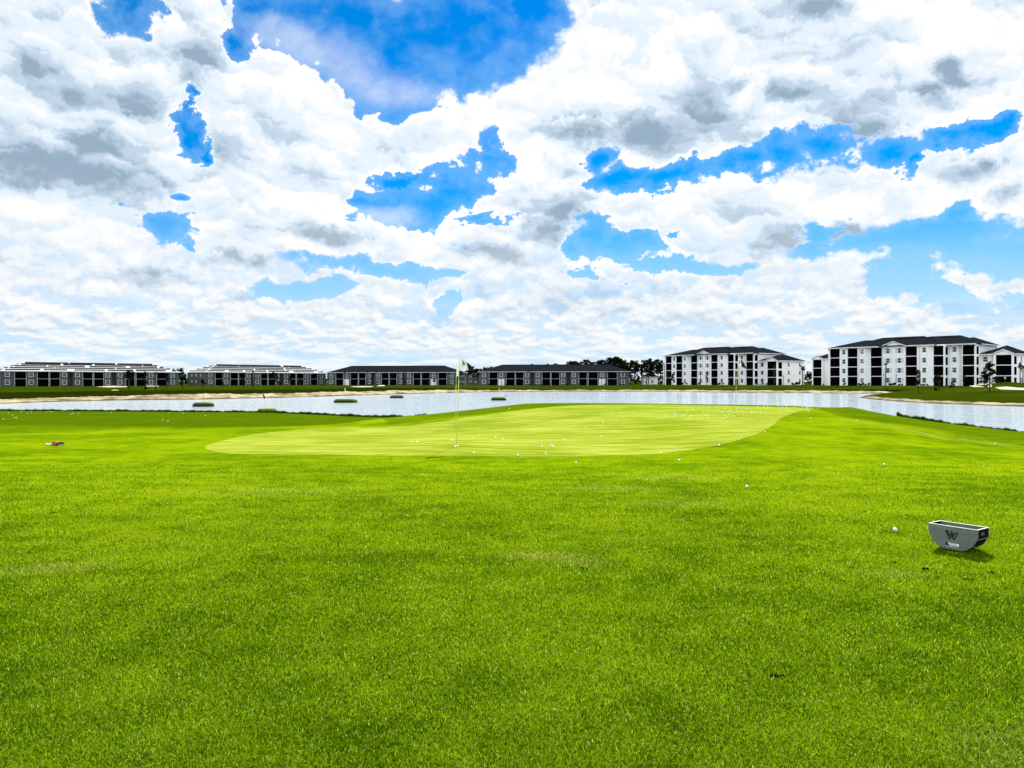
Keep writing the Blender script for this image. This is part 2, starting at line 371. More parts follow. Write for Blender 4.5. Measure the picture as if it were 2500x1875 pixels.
def ray_near(px, py, lo=2.5, hi=60., off=0.0):
    D = np.linspace(lo, hi, 4000); x = (px-1250)/F*D; z = CAM-(py-HOR)/F*D
    g = near_z(x, D)+off; i = np.argmax(z <= g)
    if not (z <= g).any(): i = int(np.argmin(z-g))
    return Vector((x[i], D[i], float(g[i]-off)))

def polar_ground():
    azs = np.concatenate([np.radians(np.arange(-180, -48, 6)), np.radians(np.arange(-48, 48.01, .3)), np.radians(np.arange(54, 180.1, 6))])
    rs = [0.0]; r = 1.2
    while r < 380: rs.append(r); r *= 1.018 if r < 64 else 1.12
    rs = np.array(rs)
    A, Rr = np.meshgrid(azs, rs, indexing='ij'); X = Rr*np.sin(A); Y = Rr*np.cos(A); Z = near_z(X, Y)
    na, nr = A.shape; idx = np.arange(na*nr).reshape(na, nr)
    f = np.stack([idx[:-1, :-1], idx[:-1, 1:], idx[1:, 1:], idx[1:, :-1]], -1).reshape(-1, 4)[:, ::-1]
    v = np.stack([X, Y, Z], -1).reshape(-1, 3)
    me = bpy.data.meshes.new('turf'); me.from_pydata(v.tolist(), [], f.tolist()); me.polygons.foreach_set('use_smooth', [True]*len(f))
    # turf tone mask: the rough field left of the green is a darker cut
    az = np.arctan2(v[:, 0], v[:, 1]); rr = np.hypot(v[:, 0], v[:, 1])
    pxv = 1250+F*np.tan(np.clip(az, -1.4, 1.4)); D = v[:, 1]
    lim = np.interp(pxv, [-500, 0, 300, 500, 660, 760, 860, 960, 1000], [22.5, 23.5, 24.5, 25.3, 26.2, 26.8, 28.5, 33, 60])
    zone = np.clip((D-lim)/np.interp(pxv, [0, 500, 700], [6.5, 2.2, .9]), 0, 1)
    lim2 = np.interp(pxv, [905, 940, 1000, 1120, 1280, 1400, 1600, 1830, 1985, 2010, 2052, 2171, 2307, 2415, 2600, 2900], [60, 27.6, 27.9, 28.4, 31.1, 32.2, 33.2, 33.2, 32.2, 29.5, 26.0, 22.6, 21.4, 20.4, 19.2, 19])  # back collar and right slope: slope shade painted into the turf colour
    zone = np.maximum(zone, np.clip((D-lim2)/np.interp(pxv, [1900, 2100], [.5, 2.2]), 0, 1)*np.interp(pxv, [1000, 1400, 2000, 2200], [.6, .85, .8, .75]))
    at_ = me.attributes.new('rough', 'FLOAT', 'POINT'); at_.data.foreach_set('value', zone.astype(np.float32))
    return me

def turf_nodes(t, p, green=False):
    pos = t.new('ShaderNodeNewGeometry').outputs['Position']
    n1 = t.noise(pos, .33, 5, .6).outputs['Fac']; n2 = t.noise(pos, 2.1, 5, .62).outputs['Fac']; n3 = t.noise(pos, 38, 4, .7).outputs['Fac']
    ns = t.noise(t.vec('MULTIPLY', pos, (.5, 2.6, 1)), 1.1, 5, .62).outputs['Fac']
    return pos, n1, n2, n3, ns

def mat_turf():
    m, t, p = mat_base('fairway turf'); pos, n1, n2, n3, ns = turf_nodes(t, p)
    f = t.math('MULTIPLY_ADD', n2, .40, t.math('MULTIPLY_ADD', n1, .55, t.math('MULTIPLY', ns, .35)))
    c = t.mix(t.step(f, .50, .76), LAWN_D, LAWN_L)
    yel = t.step(t.math('ADD', n1, t.math('MULTIPLY', t.math('SUBTRACT', n2, .5), .6)), .54, .74)
    c = t.mix(t.math('MULTIPLY', yel, .5), c, LAWN_Y)
    rg = t.new('ShaderNodeAttribute', attribute_name='rough').outputs['Fac']  # left rough cut plus the painted slope shade
    c = t.mix(t.math('MULTIPLY', rg, .85), c, t.mix(ns, ROUGH_SHADE_D, ROUGH_SHADE_L))
    # worn straw patches and the dry path on the right-hand ridge
    for (cx, cy, rx, ry, a) in PATCH:
        q = t.vec('MULTIPLY_ADD', pos, (1/rx, 1/ry, 0), (-cx/rx, -cy/ry, 0))
        w = t.step(t.math('ADD', t.vec('LENGTH', q), t.math('MULTIPLY', t.math('SUBTRACT', t.noise(pos, 7, 4, .7).outputs['Fac'], .5), 3.2)), 1.0, .2)
        c = t.mix(t.math('MULTIPLY', w, a*.6), c, (.27, .25, .06))
    for (x0, y0, x1, y1, wd, a) in PATHS:
        L = math.hypot(x1-x0, y1-y0); ux, uy = (x1-x0)/L, (y1-y0)/L
        q = t.vec('SUBTRACT', pos, (x0, y0, 0)); al = t.vec('DOT_PRODUCT', q, (ux, uy, 0)); ac = t.vec('DOT_PRODUCT', q, (-uy, ux, 0))
        w = t.math('ADD', t.math('ABSOLUTE', ac), t.math('MULTIPLY', t.math('SUBTRACT', t.noise(pos, 2.2, 5, .7).outputs['Fac'], .5), wd*3))
        w = t.math('MULTIPLY', t.step(w, wd, wd*.2), t.math('MULTIPLY', t.step(al, 0, L*.2), t.step(al, L, L*.8)))
        c = t.mix(t.math('MULTIPLY', w, a), c, (.16, .155, .022))
    # shade between the blades, painted into the ground colour near the viewer
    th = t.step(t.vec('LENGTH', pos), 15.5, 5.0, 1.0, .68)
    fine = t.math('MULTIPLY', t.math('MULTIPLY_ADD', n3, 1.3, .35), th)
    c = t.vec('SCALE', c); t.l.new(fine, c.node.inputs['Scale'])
    t.l.new(c, p.inputs['Base Color']); p.inputs['Roughness'].default_value = 1; p.inputs['Specular IOR Level'].default_value = 0
    b = t.new('ShaderNodeBump'); b.inputs['Strength'].default_value = .55; b.inputs['Distance'].default_value = .03
    t.l.new(t.math('ADD', n3, t.math('MULTIPLY', n2, .6)), b.inputs['Height']); t.l.new(b.outputs[0], p.inputs['Normal'])
    return m
def mat_green():
    m, t, p = mat_base('putting green turf'); pos, n1, n2, n3, ns = turf_nodes(t, p, True)
    q = t.vec('MULTIPLY', pos, (.22, 1.6, 1))
    st = t.noise(q, 2.6, 6, .66).outputs['Fac']
    f = t.math('MULTIPLY_ADD', st, .75, t.math('MULTIPLY', n1, .4))
    c = t.mix(t.step(f, .44, .72), GREEN_D, GREEN_L)
    c = t.vec('SCALE', c); t.l.new(t.math('MULTIPLY_ADD', n3, .5, .75), c.node.inputs['Scale'])
    t.l.new(c, p.inputs['Base Color']); p.inputs['Roughness'].default_value = 1; p.inputs['Specular IOR Level'].default_value = 0
    return m
LAWN_D, LAWN_L, LAWN_Y = (.047, .093, .0006), (.112, .172, .0012), (.150, .172, .002)
ROUGH_SHADE_D, ROUGH_SHADE_L = (.016, .037, .0005), (.044, .078, .0008)
GREEN_D, GREEN_L = (.102, .146, .004), (.205, .240, .034)
PATCH = []
for px, py, rx, ry, a in [(100, 1392, .55, .22, .55), (215, 1378, .45, .12, .5), (1330, 1358, .5, .25, .55), (1420, 1375, .35, .2, .4), (1655, 1228, .9, .35, .3), (1640, 1165, 1.3, .5, .18), (1500, 1193, 1.0, .5, .18), (700, 1200, 1.6, .7, .15), (2180, 1400, .4, .25, .35), (2480, 1830, .4, .3, .3)]:
    g = ray_near(px, py); PATCH.append((g.x, g.y, rx, ry, a))
PATHS = []
for a, b, wd, k in [((2030, 1018), (2180, 1043), .3, .4), ((2160, 1040), (2330, 1072), .42, .55), ((2300, 1066), (2520, 1095), .4, .42)]:
    g = ray_near(*a); h = ray_near(*b); PATHS.append((g.x, g.y, h.x, h.y, wd, k))
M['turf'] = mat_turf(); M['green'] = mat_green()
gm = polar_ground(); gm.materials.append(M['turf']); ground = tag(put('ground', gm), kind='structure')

# putting green, a closely mown sheet 6 mm above the turf
GO = [(500, 1093), (506, 1087), (527, 1081), (568, 1070), (615, 1062), (663, 1055), (744, 1047), (825, 1043.5), (934, 1042.5), (988, 1040), (1050, 1033), (1120, 1022.6), (1200, 1011), (1280, 1000.8), (1340, 994.5), (1400, 990.5), (1500, 988.4), (1590, 988.2),
      (1725, 989.8), (1834, 993), (1942, 995.4), (1978, 998), (1984, 999.6), (1960, 1003.5), (1935, 1010), (1907, 1021.5), (1890, 1036), (1866, 1051), (1840, 1063), (1807, 1073.5), (1752, 1088), (1671, 1101), (1590, 1109), (1481, 1113.2), (1400, 1115), (1250, 1115.2), (1097, 1114.6),
      (880, 1112.7), (717, 1109.8), (600, 1108.6), (554, 1107.5), (520, 1102), (504, 1097)]
def build_green():
    out = np.array([ray_near(a, b)[:2] for a, b in GO]); n = len(out)
    P = []
    for i in range(n):                       # smooth the outline
        p0, p1, p2, p3 = out[i-1], out[i], out[(i+1) % n], out[(i+2) % n]
        for u in np.linspace(0, 1, 8, endpoint=False):
            P.append(.5*((2*p1)+(-p0+p2)*u+(2*p0-5*p1+4*p2-p3)*u*u+(-p0+3*p1-3*p2+p3)*u**3))
    P = np.array(P); c = P.mean(0); rings = 60; V = []; n = len(P)
    for k in range(1, rings+1): V.append(c+(P-c)*(k/rings))
    V = np.concatenate([[c]]+V); Z = near_z(V[:, 0], V[:, 1])+.012
    Z[-n:] -= .008
    f = [(0, 1+i, 1+(i+1) % n) for i in range(n)]
    for k in range(rings-1):
        a = 1+k*n
        for i in range(n): f.append((a+i, a+n+i, a+n+(i+1) % n, a+(i+1) % n))
    me = bpy.data.meshes.new('putting_green'); me.from_pydata(np.column_stack([V, Z]).tolist(), [], f)
    me.polygons.foreach_set('use_smooth', [True]*len(f)); me.materials.append(M['green'])
    if me.polygons[10].normal.z < 0: me.flip_normals()
    return tag(put('putting_green', me), kind='structure')
build_green()

# ------------------------------------------------------------------ lake
def mat_water():
    m, t, p = mat_base('lake water')
    pos = t.new('ShaderNodeNewGeometry').outputs['Position']
    h = t.math('ADD', t.noise(t.vec('MULTIPLY', pos, (.4, 1.5, 1)), .9, 2, .5).outputs['Fac'], t.math('MULTIPLY', t.noise(t.vec('MULTIPLY', pos, (.5, 1.2, 1)), .16, 4, .6).outputs['Fac'], 1.6))
    calm = t.step(t.noise(t.vec('MULTIPLY', pos, (.30, 1.6, 1)), .022, 4, .6).outputs['Fac'], .36, .60)
    b = t.new('ShaderNodeBump'); b.inputs['Distance'].default_value = .32
    t.l.new(t.math('MULTIPLY_ADD', calm, .5, .5), b.inputs['Strength'])
    t.l.new(h, b.inputs['Height']); t.l.new(b.outputs[0], p.inputs['Normal'])
    p.inputs['Base Color'].default_value = (.235, .285, .315, 1); p.inputs['Roughness'].default_value = .12; p.inputs['IOR'].default_value = 1.33; p.inputs['Specular IOR Level'].default_value = .6
    return m
M['water'] = mat_water()
w = MB(); w.face([(-700, 14, WZ), (700, 14, WZ), (700, 420, WZ), (-700, 420, WZ)]); tag(w.build('lake_water', M['water']), kind='structure')

# ------------------------------------------------------------------ far shore: beach, darker grass bank, lawn out to the horizon
FS = np.array([(-900, 1030, 1016, 962, -.25, 250), (-400, 1003, 990, 960, -.25, 270), (0, 985.8, 974, 958.6, -.25, 272), (95, 982, 972, 957, -.25, 276), (190, 979.5, 969, 955.5, -.25, 282), (285, 977.6, 967, 954, -.22, 292), (418, 975.8, 962.5, 953, -.15, 312),
               (495, 975, 961, 952.3, -.1, 320), (590, 973, 961.5, 951.8, -.1, 336), (685, 971, 960.5, 951, -.1, 352), (780, 968, 957.3, 950, -.1, 362), (875, 965.3, 955.5, 947.6, -.05, 358), (970, 962.5, 953.5, 947, -.05, 352), (1065, 960, 952, 947, -.05, 348), (1198, 956.8, 952.2, 949, -.05, 330),
               (1360, 955.8, 952, 949.5, -.05, 326), (1540, 956, 951.8, 950.4, .0, 320), (1617, 956.2, 951.7, 950.6, .2, 318), (1779, 958.5, 952.8, 951, .3, 290), (1850, 959, 953, 951, .3, 284), (2020, 960.2, 953.2, 951, .32, 250), (2097, 961, 954.6, 950.8, .35, 240), (2168, 960.5, 956, 951, .35, 232), (2250, 961, 957, 951, .35, 226), (2500, 961, 957, 951, .35, 222), (3300, 961, 957, 951, .35, 222)], float)
def fs_rows(px):
    pw, ps, pm, zb, Db = [np.interp(px, FS[:, 0], FS[:, k]) for k in range(1, 6)]
    jag = .6*np.sin(px*.11)+.5*np.sin(px*.043+1)+.4*np.sin(px*.31)
    Dw = (CAM-WZ)*F/(pw-HOR); Ds = Dw*1.035+2.5; zs = CAM-(ps+jag-HOR)*Ds/F
    Dm = Ds+.33*(Db-Ds); zm = np.minimum(CAM-(pm-HOR)*Dm/F, zb-.05); zm = np.maximum(zm, zs+.1)
    rows = [(Dw-4, np.full_like(px, WZ-.5)), (Dw, np.full_like(px, WZ)), (Dw*.55+Ds*.45, WZ+.62*(zs-WZ)), (Ds, zs), (Ds+.5*(Dm-Ds), zs+.55*(zm-zs)), (Dm, zm), (Dm+.5*(Db-Dm), zm+.75*(zb-zm)), (Db, zb), (Db+40, zb), (Db+160, zb), (np.full_like(px, 5000.), np.full_like(px, .5))]
    return rows
def loft(name, pxs, rows, m, kind='structure', smooth=True):
    v = []; f = []; n = len(pxs)
    for D, z in rows: v += [((p-1250)/F*d, d, zz) for p, d, zz in zip(pxs, D, z)]
    for r in range(len(rows)-1):
        for i in range(n-1): f.append((r*n+i, r*n+i+1, (r+1)*n+i+1, (r+1)*n+i))
    me = bpy.data.meshes.new(name); me.from_pydata(v, [], f); me.materials.append(m); me.polygons.foreach_set('use_smooth', [smooth]*len(f))
    return tag(put(name, me), kind=kind)
def mat_ground(name, c1, c2, sc1, bump=.3, streak=(1, 1, 1), wet=False):
    m, t, p = mat_base(name); pos = t.new('ShaderNodeNewGeometry').outputs['Position']
    q = t.vec('MULTIPLY', pos, streak)
    n = t.noise(q, sc1, 6, .65).outputs['Fac']; c = t.mix(t.step(n, .32, .68), c1, c2)
    if wet:                                        # sand soaked by the lake stays dark
        zz = t.new('ShaderNodeSeparateXYZ'); t.l.new(pos, zz.inputs[0])
        c = t.mix(t.step(t.math('MULTIPLY_ADD', n, .35, zz.outputs[2]), WZ+.42, WZ+.22), c, (.05, .038, .02))
    t.l.new(c, p.inputs['Base Color']); p.inputs['Roughness'].default_value = 1; p.inputs['Specular IOR Level'].default_value = 0
    b = t.new('ShaderNodeBump'); b.inputs['Strength'].default_value = bump; b.inputs['Distance'].default_value = .2; t.l.new(t.noise(q, sc1*4, 5, .7).outputs['Fac'], b.inputs['Height']); t.l.new(b.outputs[0], p.inputs['Normal'])
    return m
M['sand'] = mat_ground('beach sand', (.09, .07, .038), (.29, .255, .175), .35, .5, (1, .6, 1), True)
M['bunker'] = mat_ground('bunker sand', (.27, .25, .18), (.33, .31, .24), .5, .2)
M['lawn'] = mat_ground('far lawn', (.010, .019, .0006), (.022, .036, .001), .06, .4, (.4, 1.5, 1))
M['bank'] = mat_ground('dark grass bank', (.003, .006, .0003), (.010, .016, .0006), .25, .6, (.5, 1.3, 1))  # darker green than the lawn behind it
PX = np.arange(-900, 3301, 5.)
rows = fs_rows(PX)
loft('beach', PX, rows[:4], M['sand']); loft('grass_bank', PX, rows[3:6], M['bank']); loft('far_lawn', PX, rows[5:], M['lawn'])
def far_z(px, D):
    rw = fs_rows(np.array([float(px)])); return float(np.interp(D, [r[0][0] for r in rw], [r[1][0] for r in rw]))

# peninsula on the right with its mound
PE = np.array([(2096, 970.3, 969.9, 969.4, -1.75), (2110, 972.5, 968.8, 966.6, -1.6), (2130, 975, 968.2, 963.5, -1.5), (2171, 978.4, 971.4, 958.3, -1.3), (2210, 981.5, 974, 953.5, -.8), (2252, 984, 976.8, 949.5, -.4), (2300, 986, 978.8, 945.5, .1), (2361, 987.8, 980.5, 943.6, .3), (2430, 990.5, 982.5, 943.8, .3), (2500, 993, 985, 944, .3), (2700, 1002, 993, 945, .3), (3300, 1030, 1018, 948, .3)], float)
def pe_rows(px):
    pw, ps, pb, zb = [np.interp(px, PE[:, 0], PE[:, k]) for k in range(1, 5)]
    jag = .5*np.sin(px*.17)+.5*np.sin(px*.07)
    Dw = (CAM-WZ)*F/(pw-HOR); Ds = Dw*1.02+1.2; zs = CAM-(ps+jag-HOR)*Ds/F; Db = np.maximum((CAM-zb)*F/(pb-HOR), Ds+.5)
    out = [(Dw-3, np.full_like(px, WZ-.5)), (Dw, np.full_like(px, WZ)), (Ds, zs)]
    for k in np.linspace(0, 1, 34)[1:]:
        D = Ds+(Db-Ds)*k; z = zs+(zb-zs)*(1-(1-k)**1.6)
        bump = 1.25*np.exp(-((px-2465)/75)**2)*np.exp(-((D-190)/11)**2)+.5*np.exp(-((px-2400)/30)**2)*np.exp(-((D-178)/9)**2)
        out.append((D, z+bump))
    out.append((Db+4, np.full_like(px, -2.6)*(zb < 0)+(zb-.6)*(zb >= 0)))
    return out
PP = np.arange(2096, 3301, 3.)
pr = pe_rows(PP)
loft('sand_spit', PP, pr[:3], M['sand']); loft('peninsula_lawn', PP, pr[2:], M['lawn'])
def pe_z(px, D):
    rw = pe_rows(np.array([float(px)])); return float(np.interp(D, [r[0][0] for r in rw], [r[1][0] for r in rw]))
def ray_fn(px, py, fn, lo, hi):
    rw = (pe_rows if fn == 'pe' else fs_rows)(np.array([float(px)])); Dk = [r[0][0] for r in rw]; zk = [r[1][0] for r in rw]
    D = np.linspace(lo, hi, 3000); g = np.interp(D, Dk, zk); z = CAM-(py-HOR)/F*D
    i = int(np.argmax(z <= g)) if (z <= g).any() else int(np.argmin(z-g)); return at(px, HOR+(CAM-g[i])/D[i]*F, D[i])
def sand_sheet(pts, fn, lo, hi):
    P = [ray_fn(a, b, fn, lo, hi) for a, b in pts]; b = MB(); c = sum(P, Vector())/len(P); up = Vector((0, 0, .12))
    Q = [p+up for p in P]; n = len(Q)
    for i in range(n): b.face([c+up*2, Q[i], Q[(i+1) % n]])
    for i in range(n): b.face([Q[i], P[i]-up, P[(i+1) % n]-up, Q[(i+1) % n]])
    tag(b.build('bunker_sand', M['bunker'], smooth=False), kind='structure')
z5 = lambda l: [(2350+x/11.06, 850+y/11.06) for x, y in l]
sand_sheet(z5([(175, 1012), (300, 1058), (420, 1060), (740, 1060), (800, 1042), (770, 990), (740, 975), (500, 968), (300, 978)]), 'pe', 140, 230)
sand_sheet(z5([(870, 1072), (960, 1102), (1040, 1128), (1300, 1136), (1700, 1142), (1900, 1142), (1900, 1090), (1560, 1086), (1430, 1074), (1300, 1060), (1180, 1048), (1010, 1062)]), 'pe', 140, 230)
for pts in ([(235, 945), (262, 946.3), (310, 945.4), (310, 944), (285, 942.9), (268, 942.5), (250, 944)], [(272, 954), (290, 954), (288, 953.2), (273, 953.2)], [(357, 944), (388, 944.2), (386, 942.6), (360, 942.4)],
            [(856, 945), (880, 946), (908, 945.2), (911, 943.6), (880, 943.4), (862, 944)], [(919, 943.6), (938, 943.2), (940, 941.2), (928, 940.5)]):
    sand_sheet(pts, 'fs', 150, 420)

# ------------------------------------------------------------------ buildings
def facade_frame(p0, d0, p1, d1):
    a = Vector(((p0-1250)/F*d0, d0)); b = Vector(((p1-1250)/F*d1, d1)); t = b-a
    return a, math.atan2(t.y, t.x), t.length
_cache = {}
def shared(key, fn):
    if key not in _cache: _cache[key] = fn()
    return _cache[key]

def window_meshes(w, h, teal=False, trim='trim', bar=True):
    def frame():
        b = MB(); k = .13 if trim != 'thin' else .06
        b.box(0, w, 0, .10, 0, k); b.box(0, w, 0, .10, h-k, h); b.box(0, k, 0, .10, k, h-k); b.box(w-k, w, 0, .10, k, h-k)
        if bar: b.box(k, w-k, .012, .09, h*.48, h*.48+.07)
        return b.mesh('window', M['trim'])
    def pane():
        b = MB(); k = .13 if trim != 'thin' else .06
        b.box(k, w-k, .05, .08, k, h*.5); b.box(k, w-k, .05, .08, h*.5, h-k, m=1 if teal else 0)
        return b.mesh('pane', [M['glass'], M['teal_reflection']])
    return shared(('wf', w, h, trim, bar), frame), shared(('wp', w, h, trim, teal), pane)
def add_window(root, x, y, z, w, h, teal=False, rz=0, trim='trim'):
    f, p = window_meshes(w, h, teal, trim)
    o = put('window', f, root, (x, y, z), (0, 0, rz)); put('pane', p, o)
    return o
def add_screen(root, x0, x1, y, z0, z1, bar=None, rz=0):
    """dark screened porch opening with its light edge bar"""
    w = round(x1-x0, 3); h = round(z1-z0, 3)
    def scr(): b = MB(); b.box(0, w, 0, .05, 0, h); return b.mesh('porch_screen', M['screen'])
    o = put('porch_screen', shared(('s', w, h), scr), root, (x0, y, z0), (0, 0, rz))
    if bar:
        def br():
            b = MB(); b.box(0, w, -.10, .10, h, h+bar); return b.mesh('edge_beam', M['grey_trim'] if bar < .2 else M['trim'])
        put('edge_beam', shared(('b', w, h, bar), br), o)
    return o
def hip(b, x0, x1, y0, y1, z, rise, inset0, inset1, over=.6, m=0):
    x0 -= over; x1 += over; y0 -= over; y1 += over; ym = (y0+y1)/2
    A, B_, C, D = (x0, y0, z), (x1, y0, z), (x1, y1, z), (x0, y1, z); E, G = (x0+inset0, ym, z+rise), (x1-inset1, ym, z+rise)
    b.face([A, B_, G, E], m); b.face([B_, C, G], m); b.face([C, D, E, G], m); b.face([D, A, E], m); b.face([D, C, B_, A], m)
    return E, G

def long_house(p0, d0, p1, d1, z, label, tiled=False, panels=()):
    o2, rz, L = facade_frame(p0, d0, p1, d1); root = empty('lakeside_house', (o2.x, o2.y, z), rz)
    tag(root, label, 'building', 'long two-storey houses along the far shore')
    k = L/66.0; X = lambda v: v*k; H = 6.1; DP = 18.0
    lan = [(4.6, 8.3), (12.2, 16), (16.5, 19.9), (28.2, 31.7), (32.3, 35.8), (44.4, 47.8), (48.5, 52.5), (56.8, 60.8)]
    rec = [(22.9, 24.6), (38.9, 40.6)]; win = [2.1, 10, 21.55, 26.2, 37.4, 42.1, 54.4, 63.3]
    gaps = sorted(lan+rec); b = MB(); x = 0.0
    for g0, g1 in gaps+[(66, 66)]:
        if g1 > x and g0-x > .01: b.box(X(x), X(g0), 0, 2.3, -1, H)
        x = g1
    b.box(.05, L-.05, 2.3, DP, -1, H-.01)
    b.build('wall', M['grey_wall'], root)
    def post(): b_ = MB(); b_.box(-.08, .08, -.06, 0, -.8, H-.02); return b_.mesh('porch_post', M['grey_trim'])
    for g0, g1 in lan:
        put('porch_post', shared('post', post), root, (X(g0)-.09, 0, 0)); put('porch_post', shared('post', post), root, (X(g1)+.09, 0, 0))
    for g0, g1 in lan:
        add_screen(root, X(g0), X(g1), .12, -.8, 2.95, .13); add_screen(root, X(g0), X(g1), .12, 3.08, H-.05)
    for i, c in enumerate(win):
        for zf in (.75, 3.75): add_window(root, X(c)-.8, -.06, zf, 1.6, 1.85)
    for i in panels:
        pb = MB(); c = X(win[i]); pb.box(c-1.35, c+1.35, -.045, -.002, -.8, 2.95); pb.build('wall_panel', M['pale_panel'], root)['label'] = 'white primed panel on the lower storey'
    for sx, r2 in ((-.06, -math.pi/2), (L+.06, math.pi/2)):           # small windows in both end walls
        for yy in (4.5, 9, 13):
            for zf in (1.2, 4.1):
                add_window(root, sx, yy+(.9 if r2 < 0 else 0), zf, .9, 1.1, rz=r2)
    rf = MB(); rise = 3.5; E, G = hip(rf, 0, L, 0, DP, H+.02, rise, 9.6, 9.6)
    roof = rf.build('roof', M['underlay'] if tiled else M['shingle'], root)
    gt = MB(); hh = .34 if tiled else .16
    gt.box(-.72, L+.72, -.74, -.605, H-hh+.1, H+.10); gt.box(-.74, -.605, -.6, DP+.6, H-hh+.1, H+.1); gt.box(L+.605, L+.74, -.6, DP+.6, H-hh+.1, H+.1)
    gt.build('gutter', M['trim'] if not tiled else M['pale_panel'], root)
    rn = random.Random(int(p0))
    sl = math.hypot(9.6, rise)                                          # front slope runs from y=-.6 to y=9
    if tiled:
        n = Vector((0, -rise, 9.6)).normalized()
        for r, v in enumerate((.13, .35, .57, .78, .95)):
            a0 = -.6+v*9.6+.3; a1 = L+.6-v*9.6-.3; x = a0+rn.uniform(0, .6)
            while x < a1:
                ln = min(rn.uniform(8, 24) if r else rn.uniform(6, 12), a1-x)
                if ln > .8:
                    y = -.6+9.6*v; zz = H+.02+rise*v; hw = .46*9.6/sl*rn.uniform(.9, 1.1)
                    c = MB(); q = [Vector((x, y-hw, zz-hw*rise/9.6)), Vector((x+ln, y-hw, zz-hw*rise/9.6)), Vector((x+ln, y+hw, zz+hw*rise/9.6)), Vector((x, y+hw, zz+hw*rise/9.6))]
                    tp = [p+n*.25 for p in q]; q = [p-n*.02 for p in q]
                    c.face(tp)
                    for i in range(4): c.face([q[i], q[(i+1) % 4], tp[(i+1) % 4], tp[i]])
                    c.build('tile_row', M['tile'], roof)
                x += ln+rn.choice((.3, .5, .5, 1.0, 1.8) if r else (1.2, 2.0, 2.6))
        for xa, s_ in ((0, 1), (L, -1)):                               # end slopes
            for v in (.15, .38, .6, .8):
                x = xa-s_*.6+s_*9.6*v; hw = .45; ya, yb = -.6+9.6*v+.4, DP+.6-9.6*v-.4; zz = H+.02+rise*v
                c = MB(); c.box(x-hw, x+hw, ya, yb, zz-.02, zz+.22); c.build('tile_row', M['tile'], roof)
    else:
        for _ in range(9):
            x = rn.uniform(8, L-8); v = rn.uniform(.45, .8); y = -.6+9.6*v; zz = H+rise*v
            c = MB(); c.box(x-.16, x+.16, y-.16, y+.16, zz-.1, zz+.38); c.build('roof_vent', M['tile'], roof)
        for x0 in (10, 24, 38, 50):
            x = x0+rn.uniform(0, 3); c = MB(); y = 9.6-.6-.7; c.box(x, x+5, y-.3, y+.3, H+rise*(.9)-.05, H+rise*.9+.22); c.build('ridge_vent', M['tile'], roof)
    return root
long_house(2, 292, 437, 335, -.25, 'long grey building with white roof striped by tile stacks, touching the left picture edge', True)
long_house(503, 337, 795, 384, -.1, 'long grey building with tile-striped white roof, behind the red pennant', True)
long_house(799, 372, 1116, 360, -.05, 'grey two-storey building with plain dark roof, directly left of the tall near flag', False, (1, 6))
long_house(1170, 345, 1536, 335, -.05, 'grey two-storey building with plain dark roof, between the near flag and white apartments', False, (1, 6))

def small_house(px, D, w, dp, H, rz, name, label, wallm, floors=2):
    p = at(px, HOR, D); root = empty(name, (p.x, p.y, -.05), rz); tag(root, label, 'building')
    b = MB(); b.box(0, w, 0, dp, -1, H); b.build('wall', wallm, root)
    r = MB(); hip(r, 0, w, 0, dp, H+.02, 2.6, dp/2, dp/2, .5); r.build('roof', M['shingle'], root)
    g = MB(); g.box(-.6, w+.6, -.62, -.505, H-.1, H+.12); g.build('gutter', M['trim'], root)
    for i in range(int(w/3)):
        for zf in (1.0, 4.0)[:floors]: add_window(root, 1.0+i*3, -.06, zf, 1.3 if i % 2 else .9, 1.5 if i % 2 else 1.0)
small_house(1128, 420, 9.5, 12, 6.1, R(6), 'rear_house', 'small grey house seen in the gap right of the near flag', M['grey_wall'])
small_house(1571, 400, 7.5, 9, 4.2, R(-4), 'garden_house', 'low white house half hidden by tree trunks, left of the white apartments', M['white_wall'], 1)

